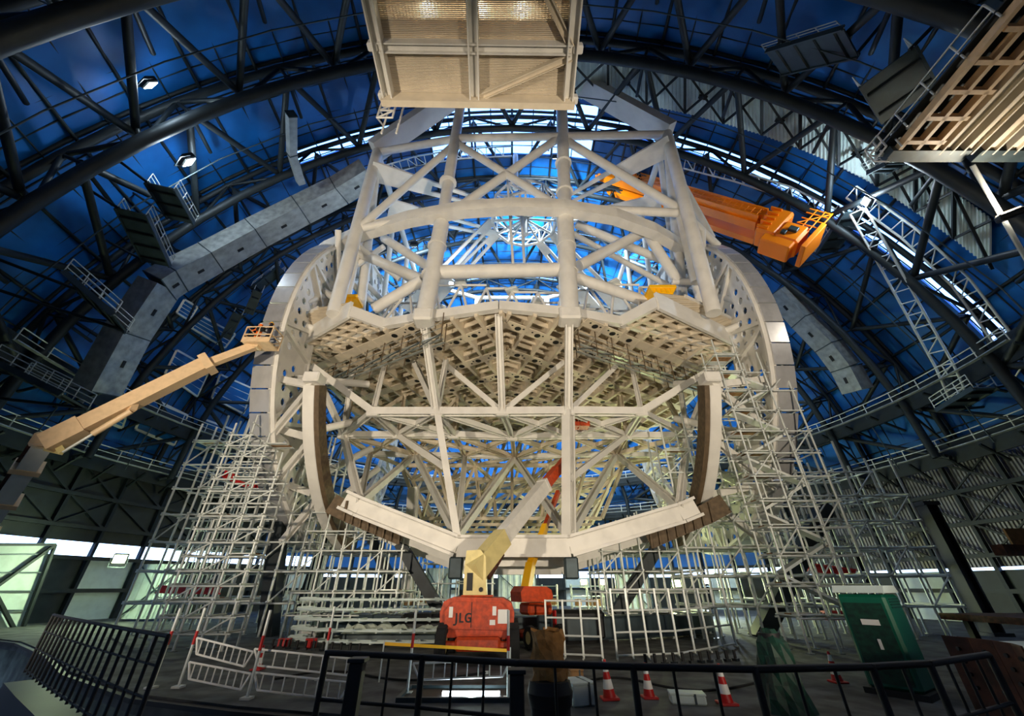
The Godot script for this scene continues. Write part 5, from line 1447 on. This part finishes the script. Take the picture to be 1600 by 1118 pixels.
func ground_things():
	# black railing of the viewing gallery
	var g = 1.3
	railing("long black railing of thin bars along the viewing gallery", [Vector3(-1.94, 2.4, -5.05) + Vector3(0, -1.1, 0), Vector3(-0.88, 2.4, -4.75) + Vector3(0, -1.1, 0), Vector3(0.05, 2.4, -4.42) + Vector3(0, -1.1, 0), Vector3(1.05, 2.4, -4.23) + Vector3(0, -1.1, 0), Vector3(2.04, 2.4, -4.11) + Vector3(0, -1.1, 0), Vector3(3.12, 2.4, -4.23) + Vector3(0, -1.1, 0), Vector3(3.77, 2.4, -4.39) + Vector3(0, -1.1, 0), Vector3(4.87, 2.4, -4.92) + Vector3(0, -1.1, 0)], 1.1, 0.34, [1.0, 0.66, 0.33, 0.03], "black", 0.013)
	railing("curved black railing with broad bars above the pit wall", [Vector3(-11.17, 2.4, -11.24) + Vector3(0, -1.1, 0), Vector3(-9.46, 2.4, -9.95) + Vector3(0, -1.1, 0), Vector3(-6.47, 2.4, -7.76) + Vector3(0, -1.1, 0), Vector3(-4.82, 2.4, -6.62) + Vector3(0, -1.1, 0)], 1.1, 0.42, [1.0, 0.7, 0.4, 0.05], "black", 0.024)
	var ped = thing("railing_plinth", "grey concrete plinth under the curved black railing", "plinth")
	var pp = [Vector3(-11.17, 2.4, -11.24) + Vector3(0, -1.5, 0), Vector3(-9.46, 2.4, -9.95) + Vector3(0, -1.5, 0), Vector3(-6.47, 2.4, -7.76) + Vector3(0, -1.5, 0), Vector3(-4.82, 2.4, -6.62) + Vector3(0, -1.5, 0)]
	part(ped, "coping", sweep(pp, 0.5, 0.5, Vector3.UP), "dark")
	for k in 3:
		for e in [0.1, 0.6]:
			var p: Vector3 = pp[k].lerp(pp[k + 1], e)
			bar(ped, "pilaster", Vector3(p.x, -3, p.z), Vector3(p.x, p.y - 0.2, p.z), 0.22, 0.22, "black")
		bar(ped, "wall", Vector3(pp[k].x, -1.2, pp[k].z - 0.2), Vector3(pp[k + 1].x, -1.2, pp[k + 1].z - 0.2), 0.2, 3.6, "pit_concrete")
	# thick black rail posts and rust panel at the gallery ends
	for e in [[Vector3(-1.36, 2.45, -4.29), "thick black post where the long railing begins"], [Vector3(0.04, 2.4, -4.11), "thick black post beside the paper bag"]]:
		var t = thing("rail_post", e[1], "post", e[0] + Vector3(0, -1.15, 0))
		block(t, "shaft", Vector3(0, 0.55, 0), Vector3(0.12, 1.15, 0.12), "black", 0.0, 0.01)
		block(t, "cap", Vector3(0, 1.14, 0), Vector3(0.15, 0.03, 0.15), "dark", 0.0, 0.005)
	var rp = thing("rust_panel", "curved rusty perforated steel panel at the railing's end", "panel", Vector3(6.72, 1.9, -6.82))
	for k in 4:
		var a0 = -0.4 + k * 0.28; var a1 = a0 + 0.27
		var p = Vector3(cos(a0) * 1.2 - 1.2, 0, sin(a0) * 1.2); var q = Vector3(cos(a1) * 1.2 - 1.2, 0, sin(a1) * 1.2)
		part(rp, "sheet", slab4(p + Vector3(0, 0.45, 0), q + Vector3(0, 0.45, 0), q + Vector3(0, -0.9, 0), p + Vector3(0, -0.9, 0), 0.02), "rust")
		for h in 4: part(rp, "hole_shade", U["tube"], "black", Transform3D(Basis(Vector3(0, 0, 1), PI / 2) * Basis.from_scale(Vector3(0.05, 0.06, 0.05)), (p + q) * 0.5 + Vector3(0, 0.3 - h * 0.15, 0)))  # black plugs paint the dark inside the punched holes
	var cab = thing("ribbed_cabinet", "white ribbed cabinet with a round black inlet beyond the rusty panel", "cabinet", Vector3(11.73, 1.45, -11))
	part(cab, "shell", rib_sheet(Vector3(-0.6, -0.5, 0), Vector3(1.6, -0.5, 0), Vector3(1.6, 0.35, 0), Vector3(-0.6, 0.35, 0), 9), "hoarding")
	block(cab, "body", Vector3(0.5, -0.5, -0.6), Vector3(2.2, 1.7, 1.0), "hoarding", 0.0, 0.03)
	part(cab, "inlet", U["tube"], "black", Transform3D(Basis(Vector3.RIGHT, PI / 2) * Basis.from_scale(Vector3(0.25, 0.1, 0.25)), Vector3(-0.15, -0.1, 0.1)))
	for x in [-0.3, 1.2]: block(cab, "leg", Vector3(x, -1.6, -0.6), Vector3(0.15, 1.0, 0.15), "dark")
	# portable toilet, tilted a little like its neighbours in the wide view
	var w = thing("portable_toilet", "green portable toilet with a grey roof beside the stepped scaffold", "toilet", Vector3(12.72, 0, -16.21), 0.6)
	part(w, "cabin", cbox(Vector3(1.4, 2.6, 1.4), 0.08), "green", Transform3D(Basis.IDENTITY, Vector3(0, 1.45, 0)))
	block(w, "skid", Vector3(0, 0.08, 0), Vector3(1.65, 0.16, 1.65), "black")
	var roof = PackedVector2Array([Vector2(-0.75, 0), Vector2(0.75, 0), Vector2(0.55, 0.22), Vector2(-0.55, 0.22)])
	part(w, "roof", prism(roof, 1.5), "hoarding", Transform3D(Basis.IDENTITY, Vector3(0, 2.8, 0)))
	var dr = block(w, "door", Vector3(-0.7, 1.4, 0.0), Vector3(0.05, 2.2, 1.1), "green_dark")
	block(w, "door_sign", Vector3(-0.74, 1.95, 0.05), Vector3(0.03, 0.16, 0.5), "plastic_white")
	block(w, "latch", Vector3(-0.74, 1.35, 0.1), Vector3(0.04, 0.28, 0.08), "plastic_white")
	for k in 4: block(w, "vent", Vector3(0.05, 2.62 - k * 0.08, 0.71), Vector3(0.9, 0.04, 0.03), "green_dark")
	# upright drum under a green tarpaulin
	var gd = thing("draped_drum", "upright shape draped in dark green tarpaulin beside the toilet", "tarpaulin", Vector3(7.71, 0, -14.16))
	var st = begin()
	for k in 18:
		for h in 6:
			var f = func(a, b):
				var ang: float = TAU * a / 18.0
				var r: float = lerp(0.62, 0.34, b / 6.0) * (1.0 + 0.13 * sin(ang * 5 + b)) * (1.0 if b < 6 else 0.5)
				return Vector3(cos(ang) * r, 1.9 * b / 6.0, sin(ang) * r)
			quad(st, f.call(k, h), f.call(k + 1, h), f.call(k + 1, h + 1), f.call(k, h + 1))
	part(gd, "tarpaulin", done(st), "green_dark")
	rod(gd, "drum", Vector3(0, 0.02, 0), Vector3(0, 1.8, 0), 0.3, "black")
	part(gd, "rope", tube_path([Vector3(-0.42, 1.45, 0), Vector3(0, 1.4, 0.43), Vector3(0.42, 1.45, 0), Vector3(0, 1.5, -0.43)], 0.025, 5, true), "plastic_white")
	# cones
	cone("tall red and white banded cone alone on the bare deck", Vector3(6.35, 0, -14.96), 1.25)
	cone("faded orange and white cone near the pale cooler box", Vector3(4.29, 0, -15.71), 1.15)
	cone("leaning red and white cone draped with tape", Vector3(3.02, 0, -15.56), 1.3, 0.06)
	cone("red cone beside the green toilet", Vector3(11.8, 0, -17.93), 1.2)
	cone("small red and white cone by the lattice guard beams", Vector3(-10.62, 0, -20.4), 1.1)
	# paper bag on a black bin
	var bin = thing("waste_bin", "black sack-lined bin under a brown paper bag", "bin", Vector3(0.92, 0, -12.15))
	part(bin, "drum", lathe([Vector2(0.001, 0), Vector2(0.46, 0), Vector2(0.5, 0.9), Vector2(0.44, 1.0), Vector2(0.001, 1.0)], 16), "rubber")
	part(bin, "sack", lathe([Vector2(0.52, 0.55), Vector2(0.56, 0.8), Vector2(0.5, 1.02), Vector2(0.4, 1.04)], 11), "black")
	var bag = thing("paper_bag", "crumpled brown paper bag standing on the black bin", "bag", bin.position + Vector3(0, 1.03, 0))
	st = begin()
	for k in 14:
		for h in 5:
			var f = func(a, b):
				var ang: float = TAU * a / 14.0
				var r: float = (0.42 + 0.05 * sin(ang * 3 + b * 2.0) + 0.03 * cos(ang * 7 + b)) * (1.0 if b != 3 else 0.86)
				return Vector3(cos(ang) * r, b * 0.2 + 0.04 * sin(ang * 4), sin(ang) * r * 0.8)
			quad(st, f.call(k, h), f.call(k + 1, h), f.call(k + 1, h + 1), f.call(k, h + 1))
	part(bag, "paper", done(st), "paper")
	# boxes lying about
	for e in [[Vector3(2, 0, -15.1), Vector3(0.75, 0.5, 0.9), "hoarding", "pale cooler box with a dark lid beside the paper bag", 0.3], [Vector3(5.25, 0, -15.1), Vector3(1.0, 0.22, 0.5), "hoarding", "flat pale box lying on the deck between two cones", -0.2], [Vector3(2.31, 0, -17.93), Vector3(0.5, 0.35, 0.4), "plywood", "small brown carton behind the pale cooler box", 0.2],
			[Vector3(-13.15, 0, -27.48), Vector3(0.6, 0.35, 0.5), "red_paint", "small red box among the anchor studs", 0.1], [Vector3(-11.4, 0, -26.95), Vector3(0.6, 0.4, 0.5), "red_paint", "red box beside the white bags near the anchor studs", 0.4], [Vector3(-13.26, 0, -30.51), Vector3(0.9, 0.7, 0.7), "plastic_white", "white sack pile beside the red box", 0.7]]:
		var t = thing("box", e[3], "box", e[0], e[4])
		block(t, "body", Vector3(0, e[1].y * 0.5, 0), e[1], e[2], 0.0, 0.04)
		block(t, "lid", Vector3(0, e[1].y + 0.02, 0), Vector3(e[1].x * 1.03, 0.06, e[1].z * 1.03), e[2], 0.0, 0.015)
		block(t, "strap", Vector3(e[1].x * 0.2, e[1].y * 0.5 + 0.03, 0), Vector3(0.06, e[1].y * 1.08, e[1].z * 1.05), "slate")
	# lattice guard beams and their posts
	var posts = [Vector3(-12.32, 0, -17.02), Vector3(-11.47, 0, -17.12), Vector3(-8.19, 0, -15.56), Vector3(-7.13, 0, -18.37), Vector3(-3.39, 0, -16.21), Vector3(-0.12, 0, -15.56)]
	for k in posts.size():
		var t = thing("guard_post", ["thin guard post at the lattice beams' far end", "thin guard post between the pit edge and the lattice beams", "white guard post with a red stripe joining two lattice beams", "thin guard post behind the lattice beams", "tall guard post beside the floor hatch", "yellow-taped guard post beside the red lift"][k], "post", posts[k])
		rod(t, "pole", Vector3.ZERO, Vector3(0, 2.3, 0), 0.045, "galv")
		rod(t, "stripe", Vector3(0, 1.2, 0), Vector3(0, 1.6, 0), 0.05, "red_paint")
		block(t, "foot", Vector3(0, 0.03, 0), Vector3(0.3, 0.06, 0.3), "galv")
	for e in [[Vector3(-10.98, 1.45, -16.5), Vector3(-8.62, 1.12, -16), "upper lattice guard beam nearest the pit edge"], [Vector3(-8.6, 1.2, -16), Vector3(-4.92, 0.98, -15.5), "upper lattice guard beam beside the black railing"], [Vector3(-10.83, 0.81, -16.3), Vector3(-8.4, 0.58, -15.8), "lower lattice guard beam nearest the pit edge"], [Vector3(-8.29, 0.61, -15.8), Vector3(-4.98, 0.44, -15.3), "lower lattice guard beam beside the black railing"], [Vector3(-3.22, 0.84, -15.8), Vector3(-0.04, 0.94, -15.8), "lattice guard beam lying before the red lift"]]:
		var t = thing("guard_beam", "white " + e[2], "beam", e[0])
		var b: Vector3 = e[1] - e[0]
		var dn = Vector3(0, -0.42, 0)
		rod(t, "chord", Vector3.ZERO, b, 0.03, "plastic_white")
		rod(t, "chord", dn + b * 0.08, dn + b * 0.92, 0.03, "plastic_white")
		for k in 8: rod(t, "rung", b * (0.1 + 0.8 * k / 7.0), b * (0.1 + 0.8 * k / 7.0) + dn, 0.022, "plastic_white")
		rod(t, "end_brace", Vector3.ZERO, dn + b * 0.08, 0.035, "plastic_white")
		rod(t, "end_brace", b, dn + b * 0.92, 0.035, "plastic_white")
	var tape = thing("tape_line", "yellow barrier tape stretched before the red lift", "tape")
	bar(tape, "tape", Vector3(-4.84, 1.13, -18), Vector3(-0.07, 0.92, -18), 0.02, 0.1, "yellow")
	for p in [Vector3(-4.84, 1.13, -18), Vector3(-0.07, 0.92, -18)]: rod(tape, "stake", p + Vector3(0, 0.1, 0), Vector3(p.x, 0, p.z), 0.03, "galv")
	for e in [[Vector3(-8.77, 0.05, -18.29), Vector3(-7.24, 0.05, -19.79), Vector3(-3.74, 0.05, -18.07), Vector3(-1.02, 0.05, -19.52), "black hose snaking across the deck by the lattice guard beams"], [Vector3(1.72, 0.05, -16.74), Vector3(3.85, 0.05, -18.52), Vector3(6.11, 0.05, -16.46), Vector3(9.35, 0.05, -18.07), "black cable lying on the bare deck among the cones"]]:
		var t = thing("hose", e[4], "hose")
		var cv = Curve3D.new()
		for k in 4: cv.add_point(e[k], (e[max(k - 1, 0)] - e[min(k + 1, 3)]) * 0.2, (e[min(k + 1, 3)] - e[max(k - 1, 0)]) * 0.2)
		part(t, "line", tube_path(Array(cv.get_baked_points()), 0.04, 6), "rubber")
		block(t, "coupling", e[3], Vector3(0.16, 0.1, 0.1), "galv")
	# hatch in the deck with a light tube under it
	var hp: Vector3 = Vector3(-1.59, 0, -16.04)
	var ht = thing("floor_hatch", "dark square floor hatch lit by a white tube", "hatch", hp)
	block(ht, "well_shade", Vector3(0, 0.02, 0), Vector3(3.6, 0.04, 1.6), "black")  # black plate on the deck, painted as the shade of the opening
	for z in [-0.85, 0.85]: block(ht, "rim", Vector3(0, 0.06, z), Vector3(3.8, 0.12, 0.12), "slate")
	for x in [-1.85, 1.85]: block(ht, "rim", Vector3(x, 0.06, 0), Vector3(0.12, 0.12, 1.6), "slate")
	rod(ht, "light_tube", Vector3(-0.6, 0.1, 0.25), Vector3(1.2, 0.1, 0.25), 0.06, "lamp_white")
	var hl = OmniLight3D.new()
	hl.name = "light"; hl.light_color = Color(0.9, 1, 0.98); hl.light_energy = 0.6; hl.shadow_enabled = true; hl.omni_range = 60; hl.omni_attenuation = 2.0; hl.light_size = 0.1
	hl.position = Vector3(0.3, 0.25, 0.25)
	ht.add_child(hl)
	# anchor studs on the deck
	for k in 22:
		var p: Vector3 = Vector3(-13.56, 0, -26.95).lerp(Vector3(-7.99, 0, -25.02), k / 10.0) if k < 11 else Vector3(5.87, 0, -21.3).lerp(Vector3(10.46, 0, -22.63), (k - 11) / 10.0)
		var t = thing("anchor_stud", "short black anchor stud standing in a row on the deck" if k < 11 else "short black anchor stud in the row before the grid barriers", "stud", p, 0.0, "studs before the red boxes" if k < 11 else "studs before the grid barriers")
		rod(t, "rod", Vector3.ZERO, Vector3(0, 0.42, 0), 0.07, "black")
		block(t, "nut", Vector3(0, 0.05, 0), Vector3(0.24, 0.1, 0.24), "dark", k * 0.4)
	# stacked curved frames and tarpaulin pile
	for k in 5:
		var t = thing("curved_frame", "pale curved ladder frame, %s of the stack by the tarpaulin" % ["lowest", "second from the bottom", "middle one", "second from the top", "topmost"][k], "frame", Vector3(-11.4, 0.3 + k * 0.5, -30.5), 0.05 * k, "stacked curved frames")
		var inner = []; var outer = []
		for j in 13:
			var a = PI * (0.95 + 0.75 * j / 12.0)
			inner.append(Vector3(cos(a) * 6.2 + 4.6, 0, sin(a) * -2.4 + 1.0)); outer.append(Vector3(cos(a) * 7.0 + 4.6, 0, sin(a) * -3.1 + 1.0))
		part(t, "hoop", tube_path(inner, 0.06, 6), "hoarding")
		part(t, "hoop", tube_path(outer, 0.06, 6), "hoarding")
		for j in 13: bar(t, "rung", inner[j], outer[j], 0.1, 0.2, "hoarding")
		for j in [0, 6, 12]: rod(t, "leg", outer[j], outer[j] + Vector3(0, -0.5 if k else -0.3, 0), 0.05, "hoarding")
	var tp = thing("tarpaulin_stack", "pallet covered with crumpled pale tarpaulin beside the red lift", "pile", Vector3(-7.39, 0, -29.21))
	block(tp, "pallet", Vector3(0, 0.25, 0), Vector3(5.6, 0.5, 1.8), "slate", 0.0, 0.05)
	st = begin()
	for i in 16:
		for j in 6:
			var f = func(a, b): return Vector3(-2.9 + 5.8 * a / 16.0, 0.52 + (0.38 + 0.12 * sin(a * 1.7 + b) + 0.1 * cos(a * 0.9 - b * 2.0)) * sin(PI * clamp(b / 6.0, 0.02, 0.98)), -1.0 + 2.0 * b / 6.0)
			quad(st, f.call(i, j), f.call(i, j + 1), f.call(i + 1, j + 1), f.call(i + 1, j))
	part(tp, "tarpaulin", done(st), "tarp")
	# grid barriers
	for e in [[Vector3(1.73, 0, -23.76), Vector3(4.32, 0, -23), "open pipe barrier frame beside the small red lift", 2.4, 3], [Vector3(5.02, 0, -23), Vector3(8.25, 0, -23.76), "pale grid barrier behind the anchor studs", 2.9, 4], [Vector3(8.25, 0, -23.76), Vector3(12.89, 0, -27.48), "pale grid barrier joining the dense low scaffold", 2.9, 4]]:
		var t = thing("grid_barrier", e[2], "barrier", e[0])
		var b: Vector3 = e[1] - e[0]
		for k in e[4] + 1: bar(t, "post", b * (float(k) / e[4]), b * (float(k) / e[4]) + Vector3(0, e[3], 0), 0.09, 0.09, "galv")
		for k in 4: rod(t, "rail", Vector3(0, 0.15 + k * (e[3] - 0.2) / 3.0, 0), b + Vector3(0, 0.15 + k * (e[3] - 0.2) / 3.0, 0), 0.045, "galv")
		for k in e[4] + 1: rod(t, "foot", b * (float(k) / e[4]) + Vector3(-0.1, 0.04, 0.5), b * (float(k) / e[4]) + Vector3(0.1, 0.04, -0.5), 0.04, "galv")
	# dark machine blocks behind the barriers
	for e in [[Vector3(4.09, 0.55, -30), Vector3(3.6, 1.6, 1.6), "black covered machine block behind the open pipe barrier"], [Vector3(-5.42, 0.71, -30), Vector3(3.2, 1.4, 2.0), "black rolled cover beside the large red lift"]]:
		var p: Vector3 = e[0]
		var t = thing("covered_block", e[2], "machine block", Vector3(p.x, 0, p.z))
		block(t, "body", Vector3(0, e[1].y * 0.5 + 0.1, 0), e[1], "black", 0.0, 0.2)
		block(t, "skid", Vector3(0, 0.07, 0), Vector3(e[1].x * 1.05, 0.14, e[1].z * 0.8), "rubber")
		block(t, "strap", Vector3(0.3, e[1].y * 0.5 + 0.1, 0), Vector3(0.12, e[1].y * 1.02, e[1].z * 1.02), "rubber")
	# white hoardings far under the skirt
	for e in [[Vector3(-10.29, 2.79, -62), 3.6, 5.2, "white hoarding leaf beside the far raking leg"], [Vector3(0.75, 2.45, -66), 5.6, 4.6, "white hoarding leaf behind the small lift's yellow boom"], [Vector3(15.14, 2.33, -56), 4.2, 4.8, "white hoarding leaf behind the far black raking leg"], [Vector3(-36.53, 3.59, -46), 5.0, 5.0, "dim white hoarding behind the tall scaffold"]]:
		var p: Vector3 = e[0]
		var t = thing("hoarding_panel", e[3], "hoarding", Vector3(p.x, 0, p.z))
		part(t, "sheet", rib_sheet(Vector3(-e[1] / 2, 0.2, 0), Vector3(e[1] / 2, 0.2, 0), Vector3(e[1] / 2, e[2], 0), Vector3(-e[1] / 2, e[2], 0), 6), "hoarding")
		bar(t, "brace", Vector3(-e[1] / 2, 0.3, 0.2), Vector3(e[1] / 2, e[2], 0.2), 0.1, 0.1, "slate")
		bar(t, "brace", Vector3(e[1] / 2, 0.3, 0.2), Vector3(-e[1] / 2, e[2], 0.2), 0.1, 0.1, "slate")
		for x in [-0.5, 0.5]: bar(t, "post", Vector3(e[1] * x, 0, 0.1), Vector3(e[1] * x, e[2] + 0.1, 0.1), 0.16, 0.16, "slate")
	# pale braced wall panel at the pit's far edge
	var bw = thing("braced_wall", "pale green sheeted wall panel with dark cross bracing above the pit", "wall panel")
	var q = [Vector3(-42.91, 5.71, -33.2), Vector3(-42.86, 6.23, -39.5), Vector3(-42.75, -0.99, -40.62), Vector3(-42.96, -0.37, -34.24)]
	part(bw, "sheet", slab4(q[3], q[2], q[1], q[0], 0.15), "hoarding")
	for e in [[0, 2], [1, 3], [0, 1], [1, 2]]: bar(bw, "brace", q[e[0]] + (CENTRE - q[e[0]]).normalized() * 0.5, q[e[1]] + (CENTRE - q[e[1]]).normalized() * 0.5, 0.22, 0.22, "dark")
	for k in 5: bar(bw, "rail", q[0].lerp(q[3], (k + 0.5) / 5.0) + Vector3(0.35, 0, 0.1), q[1].lerp(q[2], (k + 0.5) / 5.0) + Vector3(0.35, 0, 0.1), 0.1, 0.1, "slate")
	for x in [q[2], q[3]]: bar(bw, "leg", x, Vector3(x.x, -3, x.z), 0.3, 0.3, "dark")
	# black columns at the crane side
	for e in [[Vector3(33.88, 8.63, -33.14), "heavy black I-column standing beside the stepped scaffold", 0.9], [Vector3(38.11, 6.42, -48.15), "slim black column behind the stepped scaffold", 0.7]]:
		var p: Vector3 = e[0]
		var t = thing("steel_column", e[1], "column", Vector3(p.x, 0, p.z))
		bar(t, "shaft", Vector3.ZERO, Vector3(0, p.y, 0), e[2], e[2], "black", "hbeam")
		block(t, "cap", Vector3(0, p.y + 0.15, 0), Vector3(e[2] * 1.5, 0.3, e[2] * 1.2), "black")
		block(t, "foot", Vector3(0, 0.1, 0), Vector3(e[2] * 1.6, 0.2, e[2] * 1.6), "black")
	# side gallery of rusty beams and pipe rails beyond the toilet
	var sg = thing("side_gallery", "low side gallery with pipe rails and plywood boards beyond the toilet", "gallery", Vector3(27, 0, -24))
	block(sg, "deck", Vector3(4, 1.5, 2), Vector3(12, 0.3, 10), "rust")
	for k in 6: rod(sg, "post", Vector3(-1.5 + k * 1.8, 1.6, 6.5 - k * 0.4), Vector3(-1.5 + k * 1.8, 4.4, 6.5 - k * 0.4), 0.06, "galv")
	for h in [2.4, 3.1, 3.8, 4.3]: rod(sg, "handrail", Vector3(-1.5, h, 6.5), Vector3(7.5, h, 4.5), 0.045, "galv")
	bar(sg, "beam", Vector3(-2, 4.6, 2), Vector3(12, 4.6, -1), 0.5, 0.5, "rust")
	for k in 3: block(sg, "board", Vector3(1.0 + k * 3.0, 5.3, 1.3 - k * 0.6), Vector3(2.6, 0.8, 0.1), "plywood")
	for p in [Vector3(-1.5, 0, 6), Vector3(4, 0, 5), Vector3(9, 0, 4), Vector3(-1.5, 0, -2), Vector3(9, 0, -2)]: block(sg, "leg", p + Vector3(0, 0.7, 0), Vector3(0.3, 1.4, 0.3), "dark")
	# equipment racks under the far wall
	for e in [[-12.0, -58.0, "low pale equipment rack by the far raking leg"], [4.0, -60.0, "low pale equipment rack below the twin lamps"], [9.5, -57.0, "low pale equipment rack before the white hoarding leaf"]]:
		var t = thing("equipment_rack", e[2], "rack", Vector3(e[0], 0, e[1]))
		for x in [-2.0, 0.0, 2.0]:
			for z in [-0.5, 0.5]: rod(t, "post", Vector3(x, 0, z), Vector3(x, 3.2, z), 0.07, "galv")
		for y in [0.8, 1.9, 3.0]: block(t, "shelf", Vector3(0, y, 0), Vector3(4.2, 0.1, 1.2), "hoarding")
		for x in [-1.2, 0.2, 1.3]: block(t, "crate", Vector3(x, 1.25, 0), Vector3(0.8, 0.7, 0.8), "plywood", 0.2 * x, 0.04)
